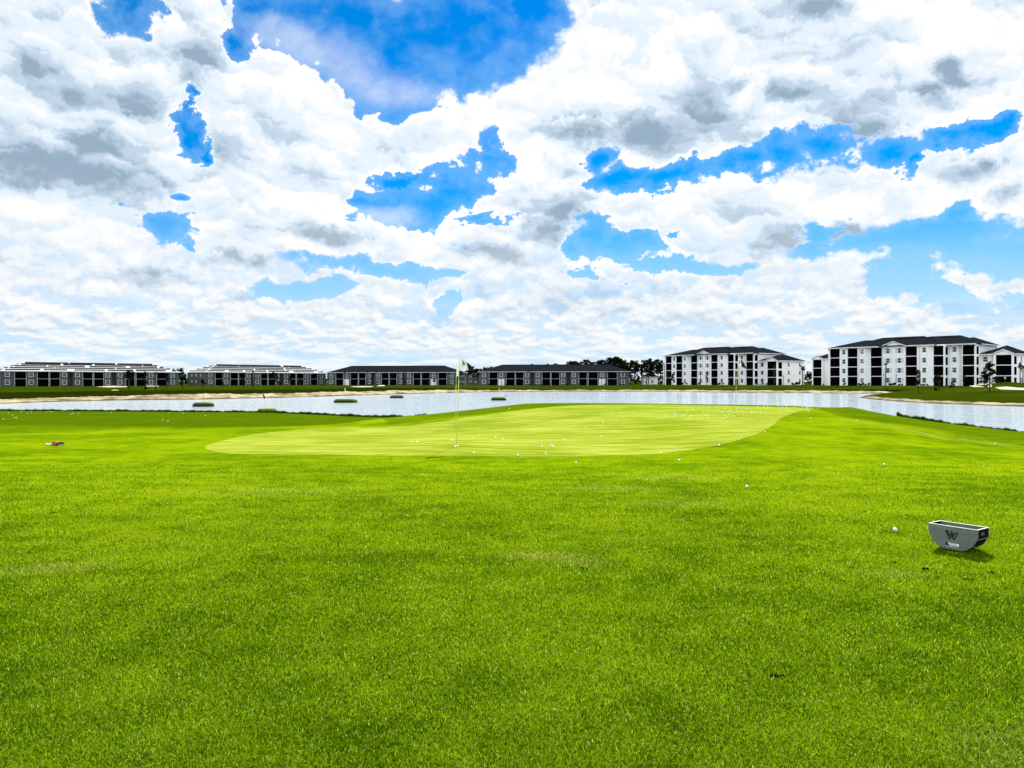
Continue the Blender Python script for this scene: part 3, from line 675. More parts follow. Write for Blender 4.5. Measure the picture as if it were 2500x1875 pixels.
def apartments(p0, d0, p1, d1, z, label):
    o2, rz, L = facade_frame(p0, d0, p1, d1); root = empty('apartment_block', (o2.x, o2.y, z), rz)
    tag(root, label, 'apartment building', 'white apartment blocks on the far shore')
    def S(xc, y=0.0):      # facade position measured on the nearer block
        r = (1980+xc/4.254-1250)/F; return (r*258-107.7)/(.652+.758*r)-.417*y
    FH = 3.14; NF = 4; H = FH*NF; DP = 17.0
    wall = MB(); rn = random.Random(int(p0))
    def win(x, y, w, h=1.55, floors=(0, 1, 2, 3), rz=0, teal=.25):
        for f in floors: add_window(root, x, y, f*FH+.95, w, h, rn.random() < teal, rz, 'thin')
    def lanai(a, b_, y, depth, nf=NF, side=False, top=None):
        for f in range(nf):
            add_screen(root, a, b_, y+.08, f*FH-(.8 if f == 0 else 0)+.02, (f+1)*FH-.24, .22 if f < nf-1 else .24)
            if side: add_screen(root, b_+.35, b_+.35+.001+(depth-1.0), y+.5, f*FH+.25, (f+1)*FH-.55, None, math.pi/2) if False else None
    # --- front elements, left to right: (x0, x1, y) piers and walls
    def pier(a, b_, y, y2, z1=H): wall.box(a, b_, y, y2, -1, z1)
    e = [S(192), S(200), S(298), S(382), S(483)]
    pier(0, S(200), 0, 3.0); lanai(S(200), S(298), 0, 3); pier(S(298), S(382), 0.02, 3.0); win(S(326), -.05, S(360)-S(326))
    lanai(S(382), S(483), 0, 3); pier(S(483), S(560), 0, 3.0); win(S(512), -.05, S(550)-S(512))
    def chamfer(a, y0, y1):                        # canted bay side with its narrow window
        d = y1-y0; wall.prism([(a, y0), (a+d, y1), (a+d, 3.2), (a, 3.2)], -1, H-.003)
        for f in range(4):
            w = .62; c = d*.5; o = add_window(root, a+c-w*.35, y0+c-w*.35-.06, f*FH+.95, w, 1.55, rn.random() < .3, math.pi/4, 'thin')
    chamfer(S(560), 0, 1.35); ya = 1.35
    lx0 = S(560)+1.35
    pier(lx0, S(620, ya), ya, 3.2); lanai(S(620, ya), S(735, ya), ya, 3)
    gx0, gx1 = S(738, .7), S(978, .7)
    pier(S(735, ya), gx0, ya, 3.2); wall.box(gx0, gx1, .7, 3.4, -1, H-.002)
    gm_ = (gx0+gx1)/2
    wall.prism([(0, 0), (0, 0.001), (0.001, 0)], H, H+.001)
    wall.v += [(gx0, .7, H-.002), (gx1, .7, H-.002), (gm_, .7, H+1.35), (gx0, 6, H-.002), (gx1, 6, H-.002), (gm_, 6, H+1.35)]; i = len(wall.v)-6
    wall.f.append((i, i+1, i+2)); wall.m.append(0)
    for cx in (S(799, .7), S(919, .7)):
        win(cx-.55, .64, 1.1, 1.6)
        for f in range(4):
            for sx in (-1.25, .68):
                def sh(): b = MB(); b.box(0, .56, 0, .05, 0, 1.6); return b.mesh('shutter', M['shutter'])
                put('shutter', shared('shutter', sh), root, (cx+sx, .645, f*FH+.95))
    yd = .9
    pier(gx1, S(985, yd), yd, 3.4); lanai(S(985, yd), S(1107, yd), yd, 3); pier(S(1107, yd), S(1212, .5), .5, 3.4); win(S(1157, .5), .44, S(1198, .5)-S(1157, .5))
    chamfer(S(1212, .5), .5, 1.9); ce = S(1212, .5)+1.4; ye = 1.4
    pier(ce, S(1260, ye), ye, 4.6); lanai(S(1260, ye), S(1378, ye), ye, 3)
    def corner(xr, y0, depth):                     # screened return of the corner porch
        pier(xr, xr+.45, y0, y0+.45); pier(xr, xr+.45, y0+depth-.5, y0+depth+.4)
        for f in range(4):
            w = round(depth-.95, 3)
            def scr(): b = MB(); b.box(0, w, 0, .05, 0, FH-.75); return b.mesh('porch_screen', M['screen'])
            put('porch_screen', shared(('c', w), scr), root, (xr+.40, y0+.45, f*FH+.1), (0, 0, math.pi/2))
            wall.box(xr+.05, xr+.43, y0+.45, y0+depth-.5, (f+1)*FH-.62, (f+1)*FH+.1 if f < 3 else H-.004)
    xr = S(1378, ye); corner(xr, ye, 3.0); yb = 3.6
    pier(xr+.45, S(1532, yb), yb, 6); win(S(1480, yb), yb-.06, S(1523, yb)-S(1480, yb)); chamf = S(1532, yb)
    wall.prism([(chamf, yb), (chamf+1.3, yb+1.3), (chamf+1.3, 6), (chamf, 6)], -1, H-.003)
    for f in range(4): add_window(root, chamf+.4, yb+.34, f*FH+.95, .62, 1.55, rn.random() < .4, math.pi/4, 'thin')
    yf = 3.2; pier(chamf+1.3, S(1585, yf), yf, 6); lanai(S(1585, yf), S(1708, yf), yf, 3); xr2 = S(1708, yf); corner(xr2, yf, 2.9)
    XE = xr2+.45
    wall.box(.03, XE-.02, 6.2, DP, -1, H-.006); wall.box(.02, S(1260, ye)+.2, 3.0, 6.3, -1, H-.008); wall.box(XE-2.2, XE-.03, 6.0, DP+5, -1, H-.01)
    # --- three-storey wing at the right end, and the short one behind the left end
    H3 = 3*FH; wx0 = XE+.02; wy = 6.3; gx = wx0+4.6
    wall.box(wx0-1.0, wx0+3.9, wy, wy+14, -1, H3-.004)
    win(wx0+.9, wy-.06, 1.3, 1.55, (0, 1, 2))
    gy = wy-1.0; wall.box(wx0+3.9, gx, gy, wy+14, -1, H3); lanai(gx, gx+4.0, gy, 3, 3); wall.box(gx+4.0, gx+4.5, gy, gy+.6, -1, H3)
    for f in range(3):
        def scr2(): b = MB(); b.box(0, 2.4, 0, .05, 0, FH-.75); return b.mesh('porch_screen', M['screen'])
        put('porch_screen', shared('c2', scr2), root, (gx+4.46, gy+.6, f*FH+.1), (0, 0, math.pi/2)); wall.box(gx+4.05, gx+4.48, gy+.6, gy+3.0, (f+1)*FH-.6, (f+1)*FH+.1 if f < 2 else H3-.003)
    wall.box(gx, gx+4.5, gy+3.0, wy+16.5, -1, H3-.006)
    for f in range(3):
        for yy in (gy+6.6, gy+14): add_window(root, gx+4.56, yy, f*FH+.95, 1.2, 1.55, False, math.pi/2, 'thin')
    wg = MB()
    i = len(wall.v); gmx = gx+2.1
    wall.v += [(gx-.5, gy, H3), (gx+4.5, gy, H3), (gmx, gy, H3+1.2)]; wall.f.append((i, i+1, i+2)); wall.m.append(0)
    lw0, ly = -12.2, 12.2
    wall.box(lw0, lw0+.45, ly, ly+10, -1, H3); lanai(lw0+.45, lw0+3.6, ly, 3, 3); wall.box(lw0+3.6, lw0+4.1, ly, ly+10, -1, H3); wall.box(lw0+.4, lw0+3.7, ly+3, ly+10, -1, H3-.005)
    wall.box(lw0+4.1, .5, ly+1.2, ly+10, -1, H3-.003)
    for f in range(3): add_window(root, -.9-1.2, ly+1.14, f*FH+.95, .9, 1.4, False, 0, 'thin')
    i = len(wall.v); wall.v += [(lw0, ly, H3), (lw0+4.1, ly, H3), (lw0+2.05, ly, H3+1.0)]; wall.f.append((i, i+1, i+2)); wall.m.append(0)
    wall.build('wall', M['white_wall'], root)
    # --- roofs
    rf = MB(); hip(rf, 0, 19, 0, DP-2, H+.02, 2.6, 9.5, 4, .7); hip(rf, 6, XE-11, .6, DP, H+.026, 3.35, 9, 6.5, .7); hip(rf, 20, XE-.2, 2.6, DP+3.4, H+.032, 3.25, 9, 7.5, .7)
    hip(rf, XE-9, XE+.3, 5.6, DP+6, H+.014, 2.6, 5, 5, .7)
    def gable(x0, x1, y0, yb_, z0, rise, ov=.45):
        xm = (x0+x1)/2
        rf.face([(x0-ov, y0-ov, z0), (xm, y0-ov, z0+rise+.12), (xm, yb_, z0+rise+.12), (x0-ov, yb_, z0)]); rf.face([(xm, y0-ov, z0+rise+.12), (x1+ov, y0-ov, z0), (x1+ov, yb_, z0), (xm, yb_, z0+rise+.12)])
    gable(gx0, gx1, .7, 8, H+.05, 1.45); gable(gx-.5, gx+4.5, gy, gy+9, H3+.05, 1.25); gable(lw0, lw0+4.1, ly, ly+7, H3+.05, 1.05)
    hip(rf, wx0-.2, gx+4.5, wy, wy+17, H3+.02, 2.9, 5.5, 5.0, .7); hip(rf, lw0, .3, ly+.8, ly+10, H3+.02, 2.2, 4.6, 4.6, .6)
    roof = rf.build('roof', M['shingle'], root)
    for (x, y, ln, zz) in ((10, 6.4, 5, 2.22), (19, 7.3, 6, 2.77), (27, 7.3, 4, 2.77), (31.5, 9.8, 5, 2.65)):
        v = MB(); v.box(x, x+ln, y-.25, y+.25, H+zz-.15, H+zz+.17); v.build('ridge_vent', M['tile'], roof)
    tr = MB()
    def eave(x0, x1, y, z0): tr.box(x0, x1, y-.12, y, z0-.14, z0+.12)
    eave(-.75, gx0-.45, -.705, H+.02); eave(gx1+.45, XE-11+.7, -.10, H+.03); eave(XE-17, XE+.5, 1.895, H+.04)
    eave(wx0-.9, gx-.5-.45, wy-.705, H3+.02); eave(gx+4.95, gx+5.2, wy-.705, H3+.02); eave(lw0-.4, 1, ly-.0, H3+.03)
    tr.box(gx+5.205, gx+5.32, wy-.7, wy+17.6, H3-.12, H3+.12); tr.box(XE+1.005, XE+1.12, 5, DP+6.6, H-.12, H+.12); tr.box(-.82, -.705, -.7, DP-1.3, H-.12, H+.12)
    def barge(x0, x1, y, z0, rise, ov=.45):
        xm = (x0+x1)/2
        for a, c in ((x0-ov, xm), (x1+ov, xm)):
            tr.face([(a, y-ov-.03, z0-.16), (c, y-ov-.03, z0+rise-.04), (c, y-ov-.03, z0+rise+.2), (a, y-ov-.03, z0+.08)])
            tr.face([(a, y-ov-.03, z0-.16), (c, y-ov-.03, z0+rise-.04), (c, y-.01, z0+rise-.04), (a, y-.01, z0-.16)])
    barge(gx0, gx1, .7, H+.05, 1.45); barge(gx-.5, gx+4.5, gy, H3+.05, 1.25); barge(lw0, lw0+4.1, ly, H3+.05, 1.05)
    tr.build('eave_trim', M['trim'], root)
    for x, y, hh in ((S(1130, .5), .5, H), (S(498), 0, H), (wx0+3.3, wy, H3), (gx0+.02, .7, H)): dn = MB(); dn.box(x, x+.1, y-.1, y-.004, 0, hh); dn.build('downspout', M['grey_trim'], root)
    return root
apartments(2022, 258, 2350, 226.6, .35, 'white four-storey apartment building at the right, larger in view, behind the pine pair')
apartments(1622.8, 332, 1838.6, 294.7, .3, 'white four-storey apartment building behind the farther flagstick, smaller in view')

# ------------------------------------------------------------------ flags on the practice green
def strokes(b, segs, wd, fn, off):
    for (x0, y0), (x1, y1) in segs:
        d = Vector((x1-x0, y1-y0)); n = Vector((-d.y, d.x)).normalized()*wd/2
        N = 4
        for k in range(N):
            a = Vector((x0, y0))+d*(k/N); c = Vector((x0, y0))+d*((k+1)/N)
            b.face([fn(*(a-n), off), fn(*(c-n), off), fn(*(c+n), off), fn(*(a+n), off)])
WM = [((0, 0), (.32, .95)), ((.32, .95), (.62, .20)), ((.40, .08), (.66, .98)), ((.66, .98), (1.0, .14)), ((.12, .02), (.30, .62)), ((.80, .14), (.60, .62)), ((0, 0), (.2, .02)), ((.36, .08), (.64, .11)), ((.78, .13), (1.0, .14)), ((.30, .62), (.40, .36)), ((.60, .62), (.5, .36))]
def flagstick(px, py, ptop, D, label, white, black, emb=None, wave=.02, unit=1.0, stick=('pole', 'flag_white')):
    base = ray_near(px, py); D = base.y; root = empty('golf_flag', base); tag(root, label, 'golf flag', 'flagsticks on the practice green')
    H = (py-ptop[1])/F*D; lx = (ptop[0]-px)/F*D
    b = MB(); P = lambda k: (lx*k, 0, H*k)
    b.tube([(0, 0, -.10), P(.3), P(.72)], .0075, 10); b.build('pole', M['pole'], root, True)
    u = MB(); u.tube([P(.72), P(1.0)], .0068, 10); u.tube([P(1.0), P(1.012)], [.012, .004], 10); u.build('upper_pole', M['pole_white'], root, True)
    px2m = D/F
    def cloth(name, quad, m, nx=10, nz=10, parent=root):
        # quad: tl, tr, br, bl in photo pixels right/down of the pole top
        def fn(u_, v_, off=0.0):
            tl, tr_, br, bl = [Vector(q) for q in quad]
            p = tl.lerp(tr_, u_).lerp(bl.lerp(br, u_), v_)
            y = wave*math.sin(p.x*.45+p.y*.12)*min(1, abs(p.x)/6)+off
            return Vector((lx+p.x*px2m, y, H-p.y*px2m))
        bb = MB()
        for s_ in (-.0009, .0009):
            for a in range(nx):
                for c in range(nz):
                    f4 = [fn(a/nx, c/nz, s_), fn((a+1)/nx, c/nz, s_), fn((a+1)/nx, (c+1)/nz, s_), fn(a/nx, (c+1)/nz, s_)]
                    bb.face(f4 if s_ < 0 else f4[::-1])
        return bb.build(name, m, parent, True), fn
    fl, fn = cloth('flag_cloth', white, M['flag_white'])
    if black: cloth('fly_panel', black, M['flag_black'])
    if emb:
        (x0, y0, sx, sy, rot) = emb; e = MB(); c_, s_ = math.cos(rot), math.sin(rot)
        segs = [tuple((x0+(a-.5)*sx*c_-(q-.5)*sy*s_, y0+(a-.5)*sx*s_+(q-.5)*sy*c_) for a, q in sg) for sg in WM]
        strokes(e, segs, .050, fn, -.0035); e.build('emblem', M['ink'], fl)
    cup = MB(); n = 24
    for k in range(n):
        a, c = 2*math.pi*k/n, 2*math.pi*(k+1)/n
        cup.face([(.054*math.cos(a), .054*math.sin(a), .014), (.054*math.cos(c), .054*math.sin(c), .014), (.047*math.cos(c), .047*math.sin(c), .014), (.047*math.cos(a), .047*math.sin(a), .014)])
        cup.face([(.047*math.cos(a), .047*math.sin(a), .014), (.047*math.cos(c), .047*math.sin(c), .014), (.047*math.cos(c), .047*math.sin(c), -.06), (.047*math.cos(a), .047*math.sin(a), -.06)])
    put('hole_cup', cup.mesh('hole_cup', M['cup']), root)
    return root
z6 = lambda l, ox, oy: [((x-ox)/6.143, (y-oy)/6.143) for x, y in l]
flagstick(1114.5, 1089.3, (1121.8, 866), 17.7, 'nearest golf flag, white with black tip and W mark, left of the others', z6([(878, 116), (975, 205), (1004, 335), (872, 325)], 870, 100), z6([(975, 205), (1086, 300), (1040, 346), (1004, 335)], 870, 100), (.52, .42, .40, .40, .35))
flagstick(1109.7, 1046, (1115, 896), 26, 'golf flag hanging limp just behind the nearest flag, mostly hidden by its pole', z6([(826, 285), (858, 292), (862, 418), (826, 425)], 826, 283), z6([(858, 330), (918, 350), (935, 404), (862, 416)], 826, 283))
z10 = lambda l, ox, oy: [((x-ox)/10.37, (y-oy)/10.37) for x, y in l]
flagstick(1792.9, 1008.3, (1803, 865), 27.5, 'farther golf flag at the right of the green, in front of white apartments', z10([(656, 150), (708, 160), (772, 250), (735, 368)][0:1]+[(705, 158), (775, 250)][0:1]+[(735, 370), (650, 356)], 655, 52), z10([(705, 158), (778, 250), (868, 422), (735, 370)], 655, 52), (.5, .46, .62, .42, -.25))

# ------------------------------------------------------------------ golf balls
def ball_mesh():
    b = MB(); b.ball((0, 0, .0222), .0225, 14, 9); return b.mesh('golf_ball', M['ball'], True)
c5 = [(195, 174), (110, 273), (265, 229), (340, 134), (415, 116), (447, 181), (556, 154), (602, 136), (250, 353), (815, 161), (827, 126), (835, 176), (910, 136), (905, 159), (921, 156), (980, 174), (997, 162), (1025, 131), (1047, 128), (1040, 180), (1065, 164), (1073, 114), (1172, 147), (1191, 168), (1213, 159), (1208, 188),
      (1214, 96), (1307, 115), (1335, 134), (1365, 107), (1377, 86), (1358, 166), (1360, 195), (1380, 179), (1400, 156), (1410, 123), (1470, 100), (1457, 141), (1530, 160), (1542, 103), (1553, 105), (1566, 104), (1598, 117), (1606, 142), (1635, 133), (1684, 135), (1685, 153), (1660, 83), (1716, 85), (1750, 83), (1850, 81), (1883, 83), (1918, 82),
      (1867, 115), (1882, 100), (1920, 121), (1947, 124), (1993, 129), (1984, 97), (1993, 98), (2038, 118), (2058, 90), (2093, 88), (2110, 93), (2096, 104), (2107, 111), (2113, 126), (2130, 188), (2175, 83), (2205, 100), (1510, 358), (1722, 314), (1310, 432), (918, 465), (784, 503), (950, 567), (22, 590)]
BALLS = [(1400+x/3.687, 970+y/3.687) for x, y in c5]
BALLS += [(900+x/3.687, 1040+y/3.687) for x, y in [(384, 148), (437, 148), (749, 132), (935, 109), (1140, 101), (1210, 121), (1558, 188), (1647, 175), (1660, 190), (1763, 126), (945, 245), (1344, 265), (1594, 255), (780, 186), (800, 181)]]
BALLS += [(1243.5, 998), (2093, 1027), (2158.5, 1134.4), (2430, 1084), (2014.7, 994.7), (1823, 1188), (2185, 1294)]
BALLS += [(x/3.16, 960+y/3.16) for x, y in [(27, 199), (66, 154), (95, 169), (110, 190), (125, 190), (163, 142), (213, 156), (242, 147), (357, 145), (383, 140), (401, 143), (548, 163), (564, 155), (605, 156), (858, 148), (1255, 208), (1295, 218), (1308, 150), (1414, 153), (1584, 173)]]
ORD = 'first second third fourth fifth sixth seventh eighth ninth tenth eleventh twelfth thirteenth fourteenth fifteenth sixteenth'.split()
ZONES = [(lambda x, y: x < 60, 'at the far left edge of the rough field'), (lambda x, y: x < 300, 'along the left lake bank below the beach'),
         (lambda x, y: x < 560, 'on the dark rough field beside the green'), (lambda x, y: y > 1180, 'of two on the lawn beyond the wooden tray'),
         (lambda x, y: x > 2000, 'on the grassy mound at the right'), (lambda x, y: x > 1955, 'around the pointed right tip of the green'),
         (lambda x, y: 1250 > x and y > 1060, 'around the near flag on the green'), (lambda x, y: y > 1120, 'on the lawn just below the green'),
         (lambda x, y: y > 1035 and x < 1550, 'in the front middle of the green'), (lambda x, y: y > 1030, 'along the lower right edge of the green'),
         (lambda x, y: y < 993.2 and x > 1830, 'on the dark far rim of the green'), (lambda x, y: x > 1862, 'in the green between farther flag and tip'),
         (lambda x, y: x > 1793, 'just right of the farther flag'), (lambda x, y: x > 1745, 'just left of the farther flag'),
         (lambda x, y: x > 1670, 'a stride left of the farther flag'), (lambda x, y: x > 1610, 'in the clump midway to the farther flag'),
         (lambda x, y: True, 'in the loose upper middle scatter')]
zl = {}
for i, (x, y) in enumerate(BALLS):
    for q, (fn, ph) in enumerate(ZONES):
        if fn(x, y): zl.setdefault(q, []).append((x, y)); break
bm_ = ball_mesh()
for q, lst in zl.items():
    lst.sort()
    for k, (x, y) in enumerate(lst):
        g = ray_near(x, y+1.0); g = ray_near(x, y+.0222*F/g.y); onb = near_z(g.x, g.y)
        o = put('golf_ball', bm_, None, (g.x, g.y, float(onb)+.003))
        o.rotation_euler = (random.uniform(0, 6), random.uniform(0, 6), 0) if False else (0, 0, random.uniform(0, 6))
        ph = ZONES[q][1]
        tag(o, f'white golf ball, {ORD[k]} from left {ph}' if len(lst) > 1 else f'single white golf ball {ph}', 'golf ball', 'golf balls scattered round the practice green')

# ------------------------------------------------------------------ wooden ball tray in the foreground
def ball_tray():
    H = .215
    gz_ = float(near_z(4.3, 7.0))
    def top(px, py): D = (CAM-H-gz_)*F/(py-HOR); return Vector(((px-1250)/F*D, D))
    FR = top(2387, 1294.5); an = R(-55); L = .432; FL = FR-L*Vector((math.cos(an), math.sin(an))); dep = .225; rz = an
    root = empty('ball_tray', (FL.x, FL.y, gz_), rz)
    tag(root, 'grey wooden ball tray with a black W mark on its face, standing on the lawn', 'ball tray')
    half = [(0, 0), (0, .072), (.010, .098), (.027, .130), (.052, .165), (.085, .190), (.115, .205), (.135, .2125)]
    prof = [(x, H-v) for x, v in half]+[(L-x, H-v) for x, v in half[::-1]]          # runs left top -> bottom -> right top
    th = .012
    def panel(y0, y1, hole):
        b = MB(); n = len(prof); P = prof
        if not hole:
            for y, flip in ((y0, 0), (y1, 1)):
                f = [(x, y, z) for x, z in P]; b.face(f if not flip else f[::-1])
        else:
            cx, cz, rx, rr = L*.5-.005, .044, .045, .0165
            st = [(cx+rx+rr*math.cos(a), cz+rr*math.sin(a)) for a in np.linspace(-math.pi/2, math.pi/2, 9)]+[(cx-rx+rr*math.cos(a), cz+rr*math.sin(a)) for a in np.linspace(math.pi/2, 1.5*math.pi, 9)]
            import mathutils.geometry as mg
            outer = [Vector((x, z, 0)) for x, z in P]; inner = [Vector((x, z, 0)) for x, z in st]
            tris = mg.tessellate_polygon([outer, inner]); al = outer+inner
            for y in (y0, y1):
                for tr in tris: b.face([(al[i].x, y, al[i].y) for i in tr])
            m_ = len(st)
            for i in range(m_):
                a, c2 = st[i], st[(i+1) % m_]; b.face([(a[0], y0, a[1]), (c2[0], y0, c2[1]), (c2[0], y1, c2[1]), (a[0], y1, a[1])])
        for i in range(n-1):
            a, c2 = P[i], P[i+1]; b.face([(a[0], y0, a[1]), (c2[0], y0, c2[1]), (c2[0], y1, c2[1]), (a[0], y1, a[1])], m=0)
        b.face([(0, y0, H), (L, y0, H), (L, y1, H), (0, y1, H)], m=1)
        return b
    front = panel(0, th, True).build('front_panel', [M['wood'], M['wood_edge']], root)
    panel(dep-th, dep, False).build('rear_panel', [M['wood'], M['wood_edge']], root)
    # end boards follow the hull between the two panels, with slots between them
    def boards(side):
        X = lambda x: x if side < 0 else L-x
        segs = [[0, 1, 1.80], [1.90, 3, 3.97], [4.05, 5, 6, 7]]
        for k, sg in enumerate(segs):
            pts = []
            for q in np.linspace(sg[0], sg[-1], 7):
                i = min(int(q), len(half)-2); u = q-i; a, c2 = half[i], half[i+1]; pts.append((a[0]+(c2[0]-a[0])*u, H-(a[1]+(c2[1]-a[1])*u)))
            b = MB(); y0, y1 = th+.001, dep-th-.001
            inn = [(x+.010, z+.006) for x, z in pts]
            def strip(y0, y1, P0, P1):
                for i in range(len(P0)-1):
                    for Q in (P0, P1): b.face([(X(Q[i][0]), y0, Q[i][1]), (X(Q[i+1][0]), y0, Q[i+1][1]), (X(Q[i+1][0]), y1, Q[i+1][1]), (X(Q[i][0]), y1, Q[i][1])])
                    for y in (y0, y1): b.face([(X(P0[i][0]), y, P0[i][1]), (X(P0[i+1][0]), y, P0[i+1][1]), (X(P1[i+1][0]), y, P1[i+1][1]), (X(P1[i][0]), y, P1[i][1])])
                for i in (0, -1): b.face([(X(P0[i][0]), y0, P0[i][1]), (X(P0[i][0]), y1, P0[i][1]), (X(P1[i][0]), y1, P1[i][1]), (X(P1[i][0]), y0, P1[i][1])], m=1)
            if k == 0:                                   # top board with its hand hole
                ya, yb = y0+(y1-y0)*.26, y0+(y1-y0)*.74; z0_, z1_ = H-.032, H-.056
                tb = MB()
                def bx(yy0, yy1, za, zb):
                    xs = sorted((X(0.0), X(.010))); b.box(xs[0], xs[1], yy0, yy1, zb, za)
                bx(y0, y1, H, z0_); bx(y0, ya, z0_, z1_); bx(yb, y1, z0_, z1_); bx(y0, y1, z1_, H-.078)
                i = len(b.m); strip(y0, y1, pts[4:], inn[4:])
                b.face([(X(0), y0, H+.0006), (X(.010), y0, H+.0006), (X(.010), y1, H+.0006), (X(0), y1, H+.0006)], m=1)
            else: strip(y0, y1, pts, inn)
            b.build('end_board', [M['black_board'], M['wood_edge']], root)
    boards(-1); boards(1)
    fl = MB(); fl.box(.135, L-.135, th+.001, dep-th-.001, H-.2125, H-.2035); fl.build('floor_board', M['wood'], root)
    e = MB(); fnp = lambda u, v, off: Vector((L*.362+u*.108, -.0012, H*.80-v*.082))
    strokes(e, WM, .105, fnp, 0); e.build('emblem', M['ink'], front)
    ld = MB(); ld.ball((L*.47, th+.03, .042), .03, 16, 10, sq=(1.55, .6, .62)); ld.ball((L*.60, th+.028, .036), .024, 16, 10, sq=(1.2, .6, .5)); o = ld.build('white_lumps', M['cup'], root, True)  # white rounded shapes behind the front slot
    sc_ = MB()
    for x, z in [(L-.012, H-.012), (L-.012, H-.05), (L-.028, H-.11), (L-.052, H-.146), (L-.085, H-.170), (L-.125, H-.19), (.02, H-.11), (.05, H-.15), (.1, H-.18)]: sc_.box(x-.0017, x+.0017, -.002, .001, z-.0017, z+.0017)
    sc_.build('screw', M['ink'], front)
    return root
ball_tray()

# ------------------------------------------------------------------ headcover lying on the left lawn
def headcover():
    g = ray_near(139, 1088.5); u = g.y/F; root = empty('club_headcover', (g.x, g.y, float(near_z(g.x, g.y)))); tag(root, 'coral red headcover with white sock lying on the left lawn', 'headcover')
    k = u/18.43*1.0           # metres per zoomed pixel
    X = lambda x: (x-1080)*k
    b = MB(); b.tube([(X(572), 0, .030), (X(590), 0, .036), (X(650), 0, .034), (X(700), 0, .031), (X(790), 0, .033), (X(900), 0, .036)], [.012, .030, .028, .024, .026, .028], 12); b.build('sock', M['sock'], root, True)
    b = MB(); b.tube([(X(880), 0, .045), (X(905), 0, .055), (X(960), -.005, .060), (X(1040), -.005, .058), (X(1120), 0, .052), (X(1170), 0, .045)], [.02, .045, .058, .056, .048, .036], 14); b.build('body', M['coral'], root, True)
    b = MB(); b.tube([(X(975), -.035, .07), (X(1040), -.048, .055), (X(1085), -.045, .05)], [.012, .024, .010], 10); b.build('pale_band', M['coral_pale'], root, True)
    b = MB(); b.tube([(X(960), -.052, .085), (X(1030), -.058, .036), (X(1075), -.056, .03)], .0075, 8); b.tube([(X(1150), -.045, .075), (X(1120), -.056, .045), (X(1075), -.056, .03)], .0075, 8); b.build('stripe', M['black_knit'], root, True)
    b = MB(); b.tube([(X(1165), 0, .05), (X(1220), 0, .055), (X(1300), 0, .058), (X(1370), 0, .045), (X(1405), 0, .03)], [.034, .042, .045, .034, .01], 12); b.build('crown', M['black_knit'], root, True)
    b = MB(); b.tube([(X(1190), -.04, .036), (X(1280), -.05, .042), (X(1400), -.035, .036)], .006, 8); b.build('rim', M['sock'], root, True)
headcover()
def divot(px, py, rx, ry, n, label):
    g = ray_near(px, py); dv = MB()
    for k in range(n):
        a = random.uniform(0, 6.3); r = random.random()**.6; x, y = g.x+rx*r*math.cos(a), g.y+ry*r*math.sin(a)
        dv.ball((x, y, float(near_z(x, y))+.011), random.uniform(.005, .012), 6, 4, jit=.3, sq=(1.5, 1.1, .5))
    tag(dv.build('divot', M['soil']), label, 'divot', 'divots in the near lawn')
for q in [(1896, 1657, .034, .016, 20, 'largest dark divot scraped in the foreground lawn'), (2184, 1376, .03, .015, 5, 'small dark divot in front of the wooden tray'), (2259, 1392, .05, .02, 9, 'dark divot just below the shadow of the wooden tray'), (2421, 1401, .03, .012, 5, 'small dark divot nearest the right picture edge, below the tray'),
          (2073, 1388, .05, .012, 5, 'thin dark divot left of the tray shadow'), (2363, 1418, .05, .012, 5, 'thin dark divot lower right of the wooden tray'), (1425, 1391, .03, .02, 7, 'tiny dark divot beside the straw patch in mid lawn'), (132, 1254, .06, .025, 8, 'tiny dark divot on the left lawn above the straw patch')]: divot(*q)

